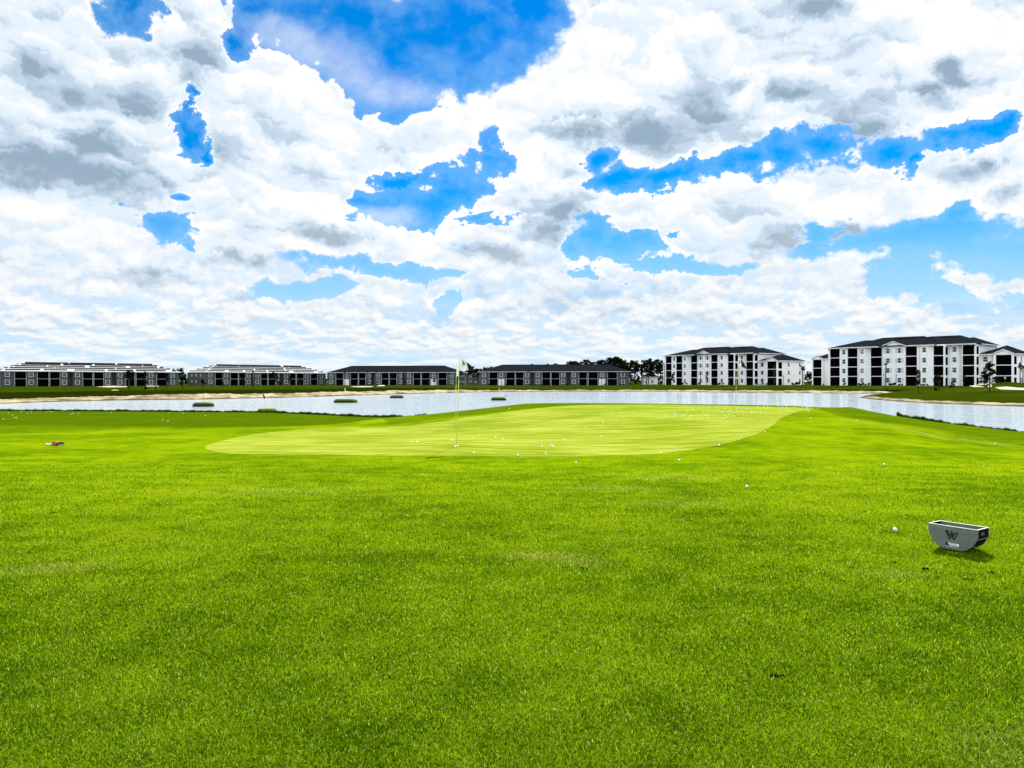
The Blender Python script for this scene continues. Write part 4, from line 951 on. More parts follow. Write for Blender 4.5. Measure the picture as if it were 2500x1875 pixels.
# ------------------------------------------------------------------ floating target greens with their flags
M['isl_turf'] = mat('island turf', (.105, .150, .006), .95, .3, 6, .4, 30, spec=.05)
def island(pxl, pxr, pyw, hpx, flag, label, flabel, ptop, fpx=None):
    D = (CAM-WZ)*F/(pyw-HOR); w = (pxr-pxl)/F*D; h = .33; c = at((pxl+pxr)/2, HOR, D+w*.42)
    root = empty('target_island', (c.x, c.y, WZ)); tag(root, label, 'floating target', 'floating target greens on the lake')
    n = 28; rx, ry = w/2, w*.42
    def ring(k, z, q=0): return [(rx*k*math.copysign(abs(math.cos(a))**.75, math.cos(a))*(1+.03*math.sin(3*a+pxl)), ry*k*math.copysign(abs(math.sin(a))**.75, math.sin(a)), z) for a in np.linspace(0, 2*math.pi, n, endpoint=False)]
    b = MB(); lo, hi, inn, mid = ring(1, -.25), ring(1, h), ring(.93, h), ring(.93, h-.05)
    for A, B_ in ((lo, hi), (hi, inn), (inn, mid)):
        for i in range(n): b.face([A[i], A[(i+1) % n], B_[(i+1) % n], B_[i]])
    sk = ring(1.03, .08); s2 = ring(1.03, -.1)
    for A, B_ in ((s2, sk), (sk, ring(1.0, .08))):
        for i in range(n): b.face([A[i], A[(i+1) % n], B_[(i+1) % n], B_[i]])
    b.build('float', M['isl_side'], root)
    t_ = MB(); cen = (0, 0, h+.24); r1 = ring(.925, h-.03); r2 = ring(.84, h+.20)
    for i in range(n): t_.face([r1[i], r1[(i+1) % n], r2[(i+1) % n], r2[i]]); t_.face([r2[i], r2[(i+1) % n], cen])
    t_.build('turf_top', M['isl_turf'], root, True)
    fp = at(fpx or ptop[0], HOR, c.y); H = CAM-(ptop[1]-HOR)/F*c.y
    h += .18; fr = empty('target_flag', (fp.x, fp.y, WZ+h)); tag(fr, flabel, 'flag', 'flags on the floating targets')
    lx = (ptop[0]-(fpx or ptop[0]))/F*c.y; hh = H-(WZ+h)
    p = MB(); p.tube([(0, 0, -.1), (lx, 0, hh)], .014, 8); p.build('pole', M['stake'] if flag != 'flag_black' else M['tile'], fr)
    u = c.y/F; cl = MB()
    pts = FLAGS[flag]
    for s_ in (-.012, .012):
        P = [(lx+x*u, s_+.03*math.sin(x), hh-y*u) for x, y in pts]; cl.face(P if s_ < 0 else P[::-1])
    m_ = len(pts)
    for i in range(m_):
        a, c2 = pts[i], pts[(i+1) % m_]; cl.face([(lx+a[0]*u, -.012+.03*math.sin(a[0]), hh-a[1]*u), (lx+c2[0]*u, -.012+.03*math.sin(c2[0]), hh-c2[1]*u), (lx+c2[0]*u, .012+.03*math.sin(c2[0]), hh-c2[1]*u), (lx+a[0]*u, .012+.03*math.sin(a[0]), hh-a[1]*u)])
    cl.build('pennant', M[flag], fr)
    return root
FLAGS = {'flag_black': [(0, 0), (1.6, 3.5), (2.9, 9.5), (.6, 10.5)], 'flag_red': [(-.3, 0), (2.2, 2.5), (6.2, 10), (5.6, 14.5), (1.8, 13), (0, 8)], 'flag_white': [(-1.0, 0), (.4, 1), (1.8, 10.5), (.2, 11), (-.8, 5)], 'flag_yellow': [(0, 0), (1.2, 3), (2.6, 7.5), (.2, 8.5), (-1, 7.5)]}
island(472, 520.5, 993, 7, 'flag_black', 'floating green target at left, under the black flag', 'black pennant standing on the leftmost floating target', (496, 952), 498)
island(816, 872, 983.3, 6, 'flag_white', 'widest floating green target, notched at its left end', 'small white pennant standing on the widest floating target', (842.5, 947), 844)
island(952.5, 985.5, 972, 5, 'flag_black', 'small floating green target closest to the far bank', 'dark thin flag on the target closest to the far bank', (968, 943.5), 969)
island(1199.4, 1236.3, 977.7, 6, 'flag_yellow', 'floating green target right of the near flag', 'yellow pennant standing on the target right of near flag', (1218, 945), 1219)
island(628, 676, 1011.6, 5, 'flag_red', 'floating target mostly hidden behind the left lake bank', 'dark red pennant rising from behind the left lake bank', (641.6, 959.6), 651)
bd = MB(); bp = at(1235, 966.5, (CAM-WZ)*F/45.7+.6); u = bp.y/F
bd.tube([(-3.0*u, 0, -.3*u), (-1.5*u, 0, .1*u), (0, 0, .55*u), (1.2*u, 0, .8*u), (2.4*u, 0, .7*u)], [.1*u, .7*u, .85*u, .5*u, .12*u], 8); bd.tube([(-.2*u, 0, 0), (-.2*u, 0, -2.2*u)], .16*u, 5); bd.tube([(.5*u, .1*u, 0), (.5*u, .1*u, -2.2*u)], .16*u, 5)
o = bd.build('perched_bird', M['bird'], None, True, bp); tag(o, 'small dark bird perched on the rim of the floating target with yellow flag', 'bird')

# ------------------------------------------------------------------ trees and plants on the far shore
def card(b, c, s, rn, m=0, up=.4):
    d = Vector((rn.gauss(0, 1), rn.gauss(0, 1), rn.gauss(0, 1)+up)).normalized(); a = d.orthogonal().normalized(); e = d.cross(a); th = rn.uniform(0, 6.28)
    a, e = a*math.cos(th)+e*math.sin(th), e*math.cos(th)-a*math.sin(th); w = s*rn.uniform(.6, 1.1); h = s*rn.uniform(.5, .9)
    b.face([c-a*w, c-e*h*.5+a*w*.2, c+a*w, c+e*h], m)
def clump(b, c, r, n, s, rn, sq=1.0):
    for _ in range(n):
        v = Vector((rn.gauss(0, 1), rn.gauss(0, 1), rn.gauss(0, 1))).normalized()*r*rn.random()**.45; v.z *= sq
        card(b, c+v, s, rn)
def tree_parts(kind, seed):
    rn = random.Random(seed); tr = MB(); cr = MB()
    if kind == 'oak':                 # 1 unit = total height
        tr.tube([(0, 0, -.05), (.01, 0, .2), (-.01, .01, .42), (.0, .0, .62)], [.035, .028, .022, .012], 7)
        for k in range(7):
            a = rn.uniform(0, 6.28); z0 = rn.uniform(.28, .55); z1 = z0+rn.uniform(.12, .3); rr = rn.uniform(.10, .24)
            tr.tube([(0, 0, z0), (rr*.5*math.cos(a), rr*.5*math.sin(a), z0+.07), (rr*math.cos(a), rr*math.sin(a), z1)], [.012, .009, .004], 5)
            clump(cr, Vector((rr*math.cos(a), rr*math.sin(a), z1)), rn.uniform(.07, .13), 60, .034, rn, .8)
        for k in range(5): clump(cr, Vector((rn.uniform(-.12, .12), rn.uniform(-.12, .12), rn.uniform(.6, .88))), rn.uniform(.08, .13), 60, .034, rn, .8)
    elif kind == 'column':            # narrow young tree
        tr.tube([(0, 0, -.04), (.006, 0, .5), (0, 0, .9)], [.022, .015, .005], 6)
        for k in range(17):
            z = rn.uniform(.28, .97); rr = .13*(1-abs(z-.5)*1.3)*rn.uniform(.3, 1.1); a = rn.uniform(0, 6.28); clump(cr, Vector((rr*math.cos(a), rr*math.sin(a), z)), rn.uniform(.05, .085), 34, .034, rn, 1.2)
    elif kind == 'pine':              # open young pine with tufts on whorled limbs
        tr.tube([(0, 0, -.04), (.008, .0, .4), (-.006, 0, .75), (.01, 0, .97)], [.026, .02, .012, .004], 7)
        for k in range(24):
            z = rn.uniform(.2, .95); a = rn.uniform(0, 6.28); rr = (.29*(1-z)+.07)*rn.uniform(.5, 1.1); e = Vector((rr*math.cos(a), rr*math.sin(a), z+rr*rn.uniform(.1, .5)))
            tr.tube([(0, 0, z), e*.55+Vector((0, 0, z*.45-.01)), e], [.008, .006, .003], 5); clump(cr, e, rn.uniform(.045, .08), 36, .036, rn, .8); clump(cr, e*.7+Vector((0, 0, z*.3)), .05, 16, .03, rn, .8)
        clump(cr, Vector((.01, 0, .95)), .06, 40, .035, rn, 1.3)
    elif kind == 'tallpine':          # slash pine of the wood behind: long bare bole, ragged flat clumps
        tr.tube([(0, 0, -.02), (.006, 0, .5), (-.004, .0, .95)], [.016, .012, .004], 6)
        for k in range(17):
            z = rn.uniform(.5, .98); a = rn.uniform(0, 6.28); rr = rn.uniform(.05, .22)*(1.25-z*.6); e = Vector((rr*math.cos(a), rr*math.sin(a), z))
            tr.tube([(0, 0, z-.04), e], [.006, .003], 4); clump(cr, e, rn.uniform(.06, .10), 52, .034, rn, .62)
    elif kind == 'palm':
        tr.tube([(0, 0, -.03), (.012, 0, .3), (.004, .004, .6), (0, 0, .82)], [.034, .027, .025, .03], 8)
        fronds(cr, Vector((0, 0, .82)), .20, 30, rn)
    elif kind == 'thinpalm':          # newly set palm, fronds tied into a small tuft
        tr.tube([(0, 0, -.03), (.008, 0, .45), (0, 0, .88)], [.020, .016, .017], 7)
        fronds(cr, Vector((0, 0, .87)), .105, 22, rn, .5)
    elif kind == 'sparse':
        tr.tube([(0, 0, -.04), (.012, 0, .4), (.02, 0, .62)], [.02, .015, .008], 6)
        for k in range(9):
            a = rn.uniform(0, 6.28); z = rn.uniform(.45, .95); rr = rn.uniform(.04, .16); e = Vector((rr*math.cos(a), rr*math.sin(a), z)); tr.tube([(.015, 0, min(z-.1, .6)), e], [.008, .003], 4); clump(cr, e, rn.uniform(.05, .085), 34, .032, rn, 1)
    else:                             # shrub
        for k in range(5): clump(cr, Vector((rn.uniform(-.25, .25), rn.uniform(-.2, .2), rn.uniform(.25, .7))), rn.uniform(.22, .34), 44, .13, rn, .9)
        tr.tube([(0, 0, -.1), (.02, 0, .4)], [.05, .02], 5)
    lm = M['leaf_palm'] if 'palm' in kind else M['leaf_mid'] if kind == 'sparse' else M['leaf_dark']
    return (tr.mesh('trunk', M['palm_bark'] if 'palm' in kind else M['bark'], True), cr.mesh('crown', lm))
def fronds(b, c, L, n, rn, stiff=.0):
    for k in range(n):
        a = rn.uniform(0, 6.28); e0 = rn.uniform(-.5, 1.35) if not stiff else rn.uniform(.5, 1.45); d = Vector((math.cos(a)*math.cos(e0), math.sin(a)*math.cos(e0), math.sin(e0))); p = c.copy(); N = 6; prev = None
        side = Vector((-math.sin(a), math.cos(a), 0)); l_ = L*rn.uniform(.75, 1.1)
        for i in range(N+1):
            w = L*.17*(math.sin(math.pi*min(1, (i+.6)/(N+.6)))**.7)+.002
            if prev:
                q = Vector((0, 0, -w*.35)); b.face([prev[0], prev[0]+side*prev[1]+Vector((0, 0, -prev[1]*.4)), p+side*w+q, p]); b.face([p, p-side*w+q, prev[0]-side*prev[1]+Vector((0, 0, -prev[1]*.4)), prev[0]])
            prev = (p.copy(), w); p = p+d*(l_/N); d = (d+Vector((0, 0, -.20*(1-stiff*.6)))).normalized()
TN = {'oak': ('oak_tree', 'tree'), 'column': ('column_tree', 'tree'), 'pine': ('young_pine', 'pine tree'), 'tallpine': ('tall_pine', 'pine tree'), 'palm': ('cabbage_palm', 'palm tree'), 'thinpalm': ('slender_palm', 'palm tree'), 'sparse': ('sapling_tree', 'tree'), 'shrub': ('shrub', 'shrub')}
GRP = {'tallpine': 'pines of the wood behind', 'shrub': 'shrubs planted at the house walls'}
def plant(kind, px, pb, pt, D, label, zb=None, wide=1.0, v=0, group=None):
    me = shared(('tree', kind, v % 3), lambda: tree_parts(kind, 100+v % 3+hash_(kind)))
    base = at(px, pb, D) if zb is None else at(px, HOR+(CAM-zb)*F/D, D); h = (pb-pt)/F*D
    root = empty(TN[kind][0], base, random.uniform(0, 6.28)); root.scale = (h*wide, h*wide, h)
    put('trunk', me[0], root); put('crown', me[1], root)
    tag(root, label, TN[kind][1], group or GRP.get(kind, 'trees on the far lawn')); return root
def hash_(k): return sum(ord(c) for c in k)
def gz(px, D): return far_z(px, D)
def fs_plant(kind, px, pb, pt, label, wide=1.0, v=0):
    p = ray_fn(px, pb, 'fs', 110, 420); r = plant(kind, px, pb, pt, p.y, label, float(p.z), wide, v); return r
a1, a2 = 'leftmost striped-roof building', 'second striped-roof building'
T = [('oak', 315, 952, 899, f'dark bushy oak, tallest tree before the {a1}', 1.0, 0), ('column', 354, 951.3, 906, f'dark narrow tree right of the tall oak, before the {a1}', 1.1, 0), ('shrub', 353.5, 951.8, 944, f'round dark shrub under the narrow tree before the {a1}', 1.2, 1),
     ('thinpalm', 380.5, 951, 906, f'slender palm with yellowish tuft before the {a1}', 1.6, 0), ('column', 408, 951, 910, f'dark narrow tree at the gap between both striped-roof buildings', .9, 1), ('column', 446, 951, 908, f'thick dark column tree before the end wall of the {a2}', 1.35, 2),
     ('oak', 493.5, 951, 923, f'small round-headed tree at the left corner of the {a2}', 1.1, 1), ('sparse', 545, 952, 931, f'thin low sapling before the left third of the {a2}', .9, 0), ('column', 595.5, 950.5, 909, f'dark tree left of the palm, middle of the {a2}', .9, 0),
     ('thinpalm', 617.8, 949, 902, f'tall slender palm before the middle of the {a2}', 1.5, 1), ('oak', 671, 949.5, 904, f'broad dark tree at right of middle before the {a2}', .75, 2), ('oak', 682.5, 951, 928, f'low tree touching the broad dark one before the {a2}', 1.0, 0),
     ('column', 708, 949.5, 915, f'dark narrow tree, second from right before the {a2}', .75, 1), ('sparse', 732, 950, 922, f'thin tree, rightmost before the {a2}', .8, 1)]
for k, px, pb, pt, lab, w_, v in T: fs_plant(k, px, pb, pt, lab, w_, v)
b3 = 'dark-roofed building left of near flag'
for i, (k, px, pb, pt, w_) in enumerate([('thinpalm', 842, 941, 906, 1.3), ('thinpalm', 897, 941, 905, 1.6), ('thinpalm', 918, 941, 904, 1.7), ('thinpalm', 973, 941, 904, 1.3), ('thinpalm', 988.5, 941, 903, 1.5), ('thinpalm', 1007.5, 941, 914, 1.4), ('thinpalm', 1098, 941, 910, 1.4)]):
    plant(k, px, pb, pt, 350, f'{ORD[i]} slender palm from left before the {b3}', -.05, w_, i)
plant('oak', 1062, 944, 926, 344, f'low bushy tree before the right part of the {b3}', -.05, 1.1, 1); plant('sparse', 1046, 943, 932, 345, f'smallest sapling, right part of the {b3}', -.05, 1.2, 2)
b4 = 'dark-roofed building right of near flag'
for i, (k, px, pb, pt, w_) in enumerate([('thinpalm', 1224, 941, 921, 2.2), ('thinpalm', 1289, 941, 904, 1.4), ('thinpalm', 1378, 941, 919, 1.2), ('thinpalm', 1469, 941, 921, 2.2), ('thinpalm', 1521, 941, 908, 1.3), ('thinpalm', 1536, 941, 912, 1.2), ('thinpalm', 1549, 941, 905, 1.3)]):
    plant(k, px, pb, pt, 326, f'{ORD[i]} slender palm from left before the {b4}', -.05, w_, i+1)
b5 = 'white apartments behind the farther flag'
for i, (k, px, pb, pt, w_) in enumerate([('sparse', 1632, 940.5, 905, .55), ('column', 1643, 940.5, 912, 1.0), ('thinpalm', 1710, 940.5, 911, 1.7), ('sparse', 1726, 940.5, 908, 1.0), ('thinpalm', 1780, 940.5, 916, 1.0), ('thinpalm', 1890, 940.5, 888, 1.0), ('thinpalm', 1912.5, 940.5, 916, 1.6)]):
    plant(k, px, pb, pt, 286 if px > 1750 else 300, f'{ORD[i]} small tree from left before the {b5}', .3, w_, i)
plant('palm', 1959.5, 941, 890, 282, f'full-headed palm before the end wall of the {b5}', .3, 1.0, 0); plant('thinpalm', 1972, 941, 915, 281, 'thin bare palm just right of the full-headed palm', .3, 1.2, 2)
b6 = 'larger white apartments at right'
for k, px, pb, pt, D, lab, w_, v in [('thinpalm', 2158, 941.5, 911, 226, f'short bare palm, left of the gable windows of the {b6}', 1.2, 0), ('thinpalm', 2163, 941.5, 883, 225, f'tall palm before the gable windows of the {b6}', 1.3, 1), ('thinpalm', 2188, 941.5, 913, 224, f'short palm just right of the tall one, before the {b6}', 1.0, 2)]:
    plant(k, px, pb, pt, D, lab, .33, w_, v)
def pe_plant(kind, px, pb, pt, label, wide=1.0, v=0):
    p = ray_fn(px, pb, 'pe', 120, 236); return plant(kind, px, pb, pt, p.y, label, float(p.z), wide, v)
pe_plant('column', 2241.5, 959.5, 901, 'dark conical tree on the lawn, left of the broad bush tree', .85, 0)
pe_plant('oak', 2293, 953, 911, 'broad dark bush tree on the lawn before the large apartments', 1.1, 1); pe_plant('shrub', 2284, 954, 944, 'low round shrub at the foot of the broad bush tree', 1.2, 0)
pe_plant('pine', 2325, 955, 924, 'smallest young pine on the lawn, between bush tree and pine pair', .75, 1)
pe_plant('pine', 2403, 955, 907, 'left pine of the pair at the sand bunker, denser and shorter', .95, 2); pe_plant('pine', 2417, 955, 883, 'taller right pine of the pair at the sand bunker', .95, 0)
plant('palm', 2490.5, 937, 884, 200, 'taller palm of the two at the right picture edge', 1.2, .8, 1); plant('palm', 2497.5, 937, 890, 196, 'shorter palm of the two at the right picture edge', 1.2, 1.0, 2)
plant('oak', 2353, 937, 905, 212, 'dark low tree before the black porch left of the pine pair', .4, .55, 2)
# stakes that hold the newly planted trees
def stakes(px, pb, D, z, label):
    r = empty('tree_stake', at(px, HOR+(CAM-z)*F/D, D)); tag(r, label, 'tree stake', 'timber props of young trees')
    for s_ in (-1, 1):
        b = MB(); b.tube([(s_*.9, -.3, -.1), (s_*.08, 0, 1.7)], .045, 5); b.build('prop', M['stake'], r)
p = ray_fn(380.5, 951, 'fs', 110, 420); stakes(380.5, 951, p.y-.4, p.z, 'pale timber props leaning on the yellowish slender palm')
p = ray_fn(410, 955, 'pe', 110, 236); p = ray_fn(2410, 955, 'pe', 120, 236); stakes(2410, 955, p.y-.5, p.z, 'timber props leaning against the pine pair by the bunker')
# wood behind: every pine its own
rn = random.Random(5); wl = []
for i in range(26):
    wl.append((1388+i*9.0+rn.uniform(-3, 3), rn.uniform(876, 884) if i < 11 else rn.uniform(868, 874) if i < 15 else rn.uniform(874, 884), 385+rn.uniform(-12, 25)))
wl += [(1150, 893, 400), (1158, 899, 405), (1167, 900, 410), (1176, 899, 420), (1186, 896, 425), (1196, 895, 430)]
wl += [(1340, 888, 430), (1362, 887, 430), (1252, 890, 440), (1300, 889, 440)]
wl.sort()
for i, (px, pt, D) in enumerate(wl):
    sec = 'in the gap by the near flag' if px < 1200 else 'peeking over the dark roof' if px < 1385 else 'in the left half of the wood' if px < 1500 else 'in the right half of the wood'
    k = sum(1 for q in wl[:i+1] if (q[0] < 1200) == (px < 1200) and ((q[0] < 1385) == (px < 1385)) and ((q[0] < 1500) == (px < 1500)))
    plant('tallpine', px, 938, pt, D, f'dark pine, {ORD[k-1]} from left {sec}', -.05, 1.0+.35*rn.random(), i)
for i, (px, pt) in enumerate([(2002, 890), (2010, 893), (1978, 905), (402, 900), (414, 898), (428, 896), (440, 893.5), (785, 907)]):
    plant('oak' if px < 800 else 'tallpine', px, 938, pt, 400 if px < 1000 else 360, f'dark distant tree, {ORD[i if px > 1000 else i-3]} from left ' + ('between the two white apartment blocks' if px > 1000 else 'behind the striped roofs'), 0, 1.0, i, 'distant trees between the buildings')
# foundation shrubs
sh = [(1590+i*6.0, 300-(i*.55), .3) for i in range(0)]
def hedge(pxs, D0, D1, z, hm, ph):
    for i, px in enumerate(pxs):
        D = D0+(D1-D0)*(i/max(1, len(pxs)-1)); h = hm*random.uniform(.75, 1.2)
        pb = HOR+(CAM-z)*F/D; plant('shrub', px, pb, pb-h/D*F, D, f'low shrub, {ORD[i]} from left {ph}', z, 1.15, i)
hedge([1660, 1667, 1675, 1700, 1706, 1742, 1750, 1757, 1765], 318, 303, .3, 1.1, 'by the smaller apartments, left of the flag')
hedge([1862, 1872, 1882, 1935, 1943, 1951], 290, 283, .3, 1.2, 'by the smaller apartments, right of the flag')
hedge([2010, 2040, 2062, 2097, 2103, 2108, 2114, 2120], 254, 243, .33, 1.0, 'along the left half of the larger apartments')
hedge([2172, 2178, 2184, 2196, 2203, 2248, 2256, 2264], 236, 228, .33, 1.0, 'along the middle of the larger apartments')
hedge([815, 832, 905, 930, 985, 1012, 1075, 1090], 364, 356, -.05, .9, 'by the dark-roofed building left of flag')
hedge([1180, 1192, 1212, 1236, 1296, 1306, 1322, 1384, 1398, 1412, 1476, 1515], 338, 330, -.05, .9, 'by the dark-roofed building right of flag')

# ------------------------------------------------------------------ pump cabinet at the far bank
def cabinet():
    D = 279.; p = at(1842, HOR, D); root = empty('pump_cabinet', (p.x, p.y, -1.25), R(-14)); tag(root, 'grey metal cabinet on the bank below the white apartments', 'utility cabinet')
    b = MB(); b.box(0, 2.9, 0, 1.6, -.6, 1.75); b.build('body', M['cabinet'], root)
    b = MB(); b.box(-.12, 3.02, -.12, 1.72, 1.75, 1.9); b.build('lid', M['cabinet'], root)
    for i in range(3):
        d = MB(); d.box(.12+i*.92, .12+i*.92+.82, -.05, -.004, .0, 1.6); o = d.build('door', M['cabinet'], root)
        l = MB()
        for k in range(5): l.box(.25+i*.92, .25+i*.92+.56, -.07, -.052, .9+k*.12, .95+k*.12)
        l.build('louvre', M['tile'], o)
    b = MB(); b.tube([(3.3, .5, -.6), (3.3, .5, 1.1), (3.9, .4, 1.1), (3.9, .4, -.6)], .13, 7); b.build('pipe', M['isl_side'], root)
cabinet()

# ------------------------------------------------------------------ golfer on the far right mound
def golfer():
    px = 2453.5; p = ray_fn(px, 934.6, 'pe', 140, 215); z = pe_z(px, p.y)
    root = empty('person', (p.x, p.y, z), R(20)); tag(root, 'person in white shirt and dark trousers on the mound by the right apartments', 'person')
    def skin(name, V, E, m, sub=2):
        me = bpy.data.meshes.new(name); me.from_pydata([v[:3] for v in V], E, []); o = bpy.data.objects.new(name, me); col.objects.link(o); o.parent = root
        sm = o.modifiers.new('skin', 'SKIN'); sm.use_smooth_shade = True; o.modifiers.new('sub', 'SUBSURF').levels = sub; o.modifiers['sub'].render_levels = sub
        me.materials.append(m)
        for i, v in enumerate(V): me.skin_vertices[0].data[i].radius = (v[3], v[4] if len(v) > 4 else v[3]); me.skin_vertices[0].data[i].use_root = (i == 0)
        return o
    V = [(0, 0, .93, .12, .10), (0, 0, 1.12, .115, .095), (0, 0, 1.33, .145, .10), (0, 0, 1.44, .075, .07), (0, -.01, 1.52, .05), (0, -.02, 1.60, .075, .085), (0, -.02, 1.69, .07, .08),
         (.17, 0, 1.40, .055), (.22, .0, 1.14, .042), (.19, -.13, .94, .032), (.17, -.18, .87, .035), (-.17, 0, 1.40, .055), (-.22, 0, 1.14, .042), (-.19, -.13, .94, .032), (-.17, -.18, .87, .035),
         (.09, 0, .86, .085), (.10, -.02, .48, .058), (.11, .01, .09, .042), (.12, -.13, .04, .04), (-.09, 0, .86, .085), (-.10, -.02, .48, .058), (-.11, .01, .09, .042), (-.12, -.13, .04, .04)]
    E = [(0, 1), (1, 2), (2, 3), (3, 4), (4, 5), (5, 6), (2, 7), (7, 8), (8, 9), (9, 10), (2, 11), (11, 12), (12, 13), (13, 14), (0, 15), (15, 16), (16, 17), (17, 18), (0, 19), (19, 20), (20, 21), (21, 22)]
    skin('body', V, E, M['skin'])
    V = [(0, 0, .94, .155, .125), (0, 0, 1.12, .14, .115), (0, 0, 1.33, .165, .12), (0, 0, 1.43, .09, .085), (.175, 0, 1.40, .075), (.215, 0, 1.20, .068), (-.175, 0, 1.40, .075), (-.215, 0, 1.20, .068)]
    skin('shirt', V, [(0, 1), (1, 2), (2, 3), (2, 4), (4, 5), (2, 6), (6, 7)], M['shirt'])
    V = [(0, 0, .93, .14, .115), (.09, 0, .84, .10), (.10, -.02, .48, .075), (.11, .01, .10, .06), (-.09, 0, .84, .10), (-.10, -.02, .48, .075), (-.11, .01, .10, .06)]
    skin('trousers', V, [(0, 1), (1, 2), (2, 3), (0, 4), (4, 5), (5, 6)], M['dark_cloth'])
    h = MB(); h.ball((0, -.005, 1.715), .093, 12, 8, sq=(.95, 1.1, .75)); h.box(-.07, .07, -.17, -.07, 1.69, 1.705); h.build('hair', M['dark_cloth'], root, True)
golfer()

# ------------------------------------------------------------------ grass: blades of the foreground turf and the rough fringe at the water
def mat_blade():
    m, t, p = mat_base('grass blades')
    a = t.new('ShaderNodeAttribute', attribute_name='tint').outputs['Fac']; pos = t.new('ShaderNodeNewGeometry').outputs['Position']
    n1 = t.noise(pos, .33, 5, .6).outputs['Fac']; n2 = t.noise(pos, 2.1, 5, .62).outputs['Fac']
    f = t.math('ADD', a, t.math('MULTIPLY', t.math('SUBTRACT', t.math('ADD', n1, n2), 1.0), .9))
    c = t.mix(t.step(f, .05, .95), BLADE_D, BLADE_L); c = t.mix(t.step(a, .95, 1.0), c, BLADE_S)
    for (cx, cy, rx, ry, a_) in PATCH:
        q = t.vec('MULTIPLY_ADD', pos, (1/rx, 1/ry, 0), (-cx/rx, -cy/ry, 0))
        w = t.step(t.math('ADD', t.vec('LENGTH', q), t.math('MULTIPLY', t.math('SUBTRACT', n2, .5), 3.2)), 1.0, .2)
        c = t.mix(t.math('MULTIPLY', w, t.step(t.math('FRACT', t.math('MULTIPLY', a, 7.3)), 1-a_*.75, 1.0, 0, .9)), c, (.44, .42, .10))
    d = t.new('ShaderNodeBsdfDiffuse'); tr = t.new('ShaderNodeBsdfTranslucent'); mx = t.new('ShaderNodeMixShader')
    t.l.new(c, d.inputs['Color']); t.l.new(c, tr.inputs['Color']); mx.inputs[0].default_value = .5
    t.l.new(d.outputs[0], mx.inputs[1]); t.l.new(tr.outputs[0], mx.inputs[2]); t.l.new(mx.outputs[0], t.n['Material Output'].inputs['Surface'])
    return m
BLADE_D, BLADE_L, BLADE_S = (.030, .078, .0007), (.222, .360, .007), (.42, .50, .12)
M['blade'] = mat_blade()
def blades(name, X, Y, Z, hgt, wid, m, lean=.6, tint=None):
    n = len(X); th = rng.uniform(0, 2*np.pi, n); la = rng.uniform(0, 2*np.pi, n); ln = rng.uniform(.1, 1, n)*lean*hgt
    wx, wy = np.cos(th)*wid/2, np.sin(th)*wid/2; lx, ly = np.cos(la)*ln, np.sin(la)*ln
    V = np.empty((n, 5, 3), np.float32)
    V[:, 0] = np.stack([X-wx, Y-wy, Z], -1); V[:, 1] = np.stack([X+wx, Y+wy, Z], -1)
    V[:, 2] = np.stack([X+wx*.8+lx*.35, Y+wy*.8+ly*.35, Z+hgt*.6], -1); V[:, 3] = np.stack([X-wx*.8+lx*.35, Y-wy*.8+ly*.35, Z+hgt*.6], -1)
    V[:, 4] = np.stack([X+lx, Y+ly, Z+hgt*(1-.25*ln/hgt)], -1)
    me = bpy.data.meshes.new(name); me.vertices.add(n*5); me.vertices.foreach_set('co', V.ravel())
    b = np.arange(n)*5; loops = np.stack([b, b+1, b+2, b+3, b+3, b+2, b+4], -1).ravel()
    me.loops.add(n*7); me.loops.foreach_set('vertex_index', loops.astype(np.int32)); me.polygons.add(n*2)
    ls = np.stack([np.arange(n)*7, np.arange(n)*7+4], -1).ravel(); me.polygons.foreach_set('loop_start', ls.astype(np.int32))
    me.update(); me.validate()
    at_ = me.attributes.new('tint', 'FLOAT', 'POINT'); at_.data.foreach_set('value', np.repeat(tint if tint is not None else rng.random(n), 5).astype(np.float32))
    me.materials.append(m); return tag(put(name, me), kind='stuff')
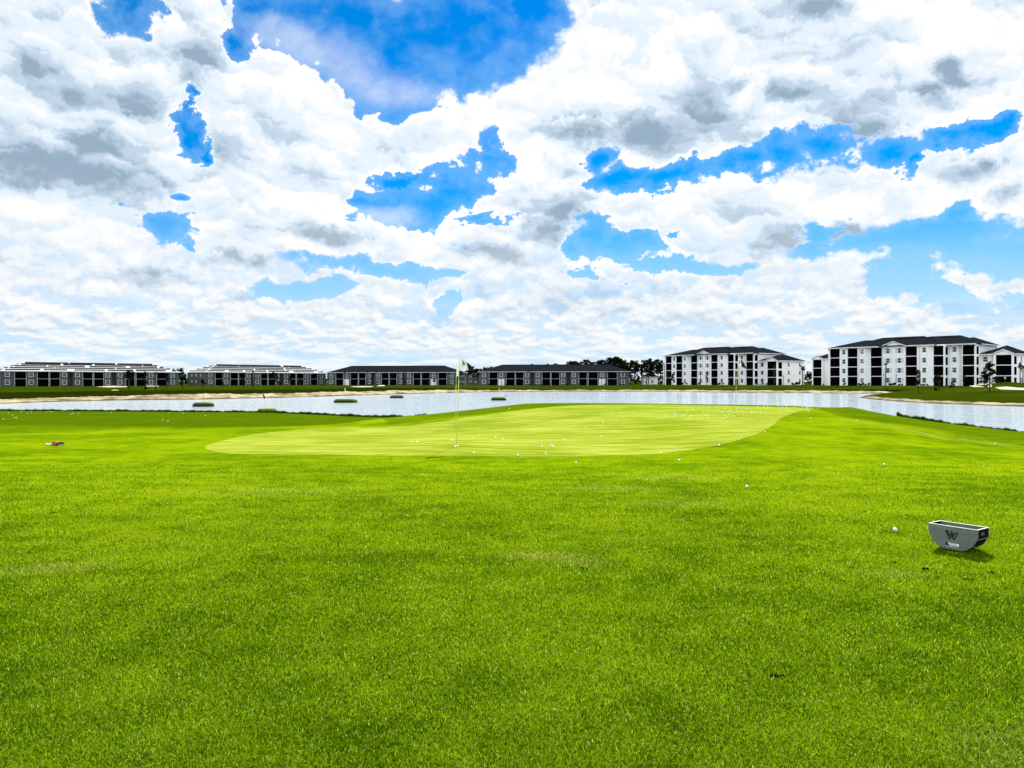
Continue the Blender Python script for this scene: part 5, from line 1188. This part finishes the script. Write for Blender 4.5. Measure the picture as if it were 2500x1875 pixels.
def foreground_grass(n=960000):
    v = rng.random(n)**.92; py = 1990-v*(1990-1118); D = CAM*F/(py-HOR); px = rng.uniform(-1000, 3500, n); x = (px-1250)/F*D
    D = D*(1+rng.normal(0, .01, n)); keep = rng.random(n) < np.clip((16.2-D)/7, 0.0, 1)**.6
    x, D = x[keep], D[keep]; z = near_z_fast(x, D)
    s = np.clip(D/3.2, .9, 5.0); n = len(x)
    return blades('foreground_grass', x, D, z-.003, rng.uniform(.014, .030, n)*s**.12, rng.uniform(.0024, .0044, n)*s**.6, M['blade'], 1.2)
def near_z_fast(x, y):
    gx = np.linspace(-22, 22, 176); gy = np.linspace(2, 18, 96); GX, GY = np.meshgrid(gx, gy, indexing='ij'); Z = near_z(GX, GY)
    fx = np.clip((x+22)/44*175, 0, 174.999); fy = np.clip((y-2)/16*95, 0, 94.999); i = fx.astype(int); j = fy.astype(int); u = fx-i; w = fy-j
    return Z[i, j]*(1-u)*(1-w)+Z[i+1, j]*u*(1-w)+Z[i, j+1]*(1-u)*w+Z[i+1, j+1]*u*w
foreground_grass()
def distant_wood():
    rn = random.Random(3); b = MB(); px = -700.
    while px < 3200:
        D = rn.uniform(520, 560); h = rn.uniform(4.5, 7.5) if px < 1640 else rn.uniform(6, 9); c = at(px, HOR, D); c.z = 0
        for _ in range(26): card(b, c+Vector((rn.uniform(-3.5, 3.5), rn.uniform(-3, 3), h*rn.random()**.7)), 1.5, rn)
        px += 9
    tag(b.build('distant_wood', M['leaf_dark']), kind='stuff')
distant_wood()
M['fringe'] = leaf_mat('bank rushes', (.008, .018, .001), (.03, .055, .002), .35)
def fringe(name, p0, p1, n, h0, h1):
    px = rng.uniform(p0, p1, n); az = np.arctan((px-1250)/F); re = np.interp(az, AZE, RE); r = re+rng.uniform(-.25, 1.3, n)
    x, y = r*np.sin(az), r*np.cos(az); z = near_z(x, y)
    k = .6+.4*np.sin(px*.09)*np.sin(px*.023+1)+.2*np.sin(px*.31)
    return blades(name, x, y, z-.02, rng.uniform(h0, h1, n)*np.clip(.55+.5*k, .6, 1.2), rng.uniform(.012, .03, n), M['fringe'], .4)
fringe('bank_rushes', -260, 1040, 24000, .09, .20); fringe('bank_rushes', 2190, 2760, 14000, .12, .24)
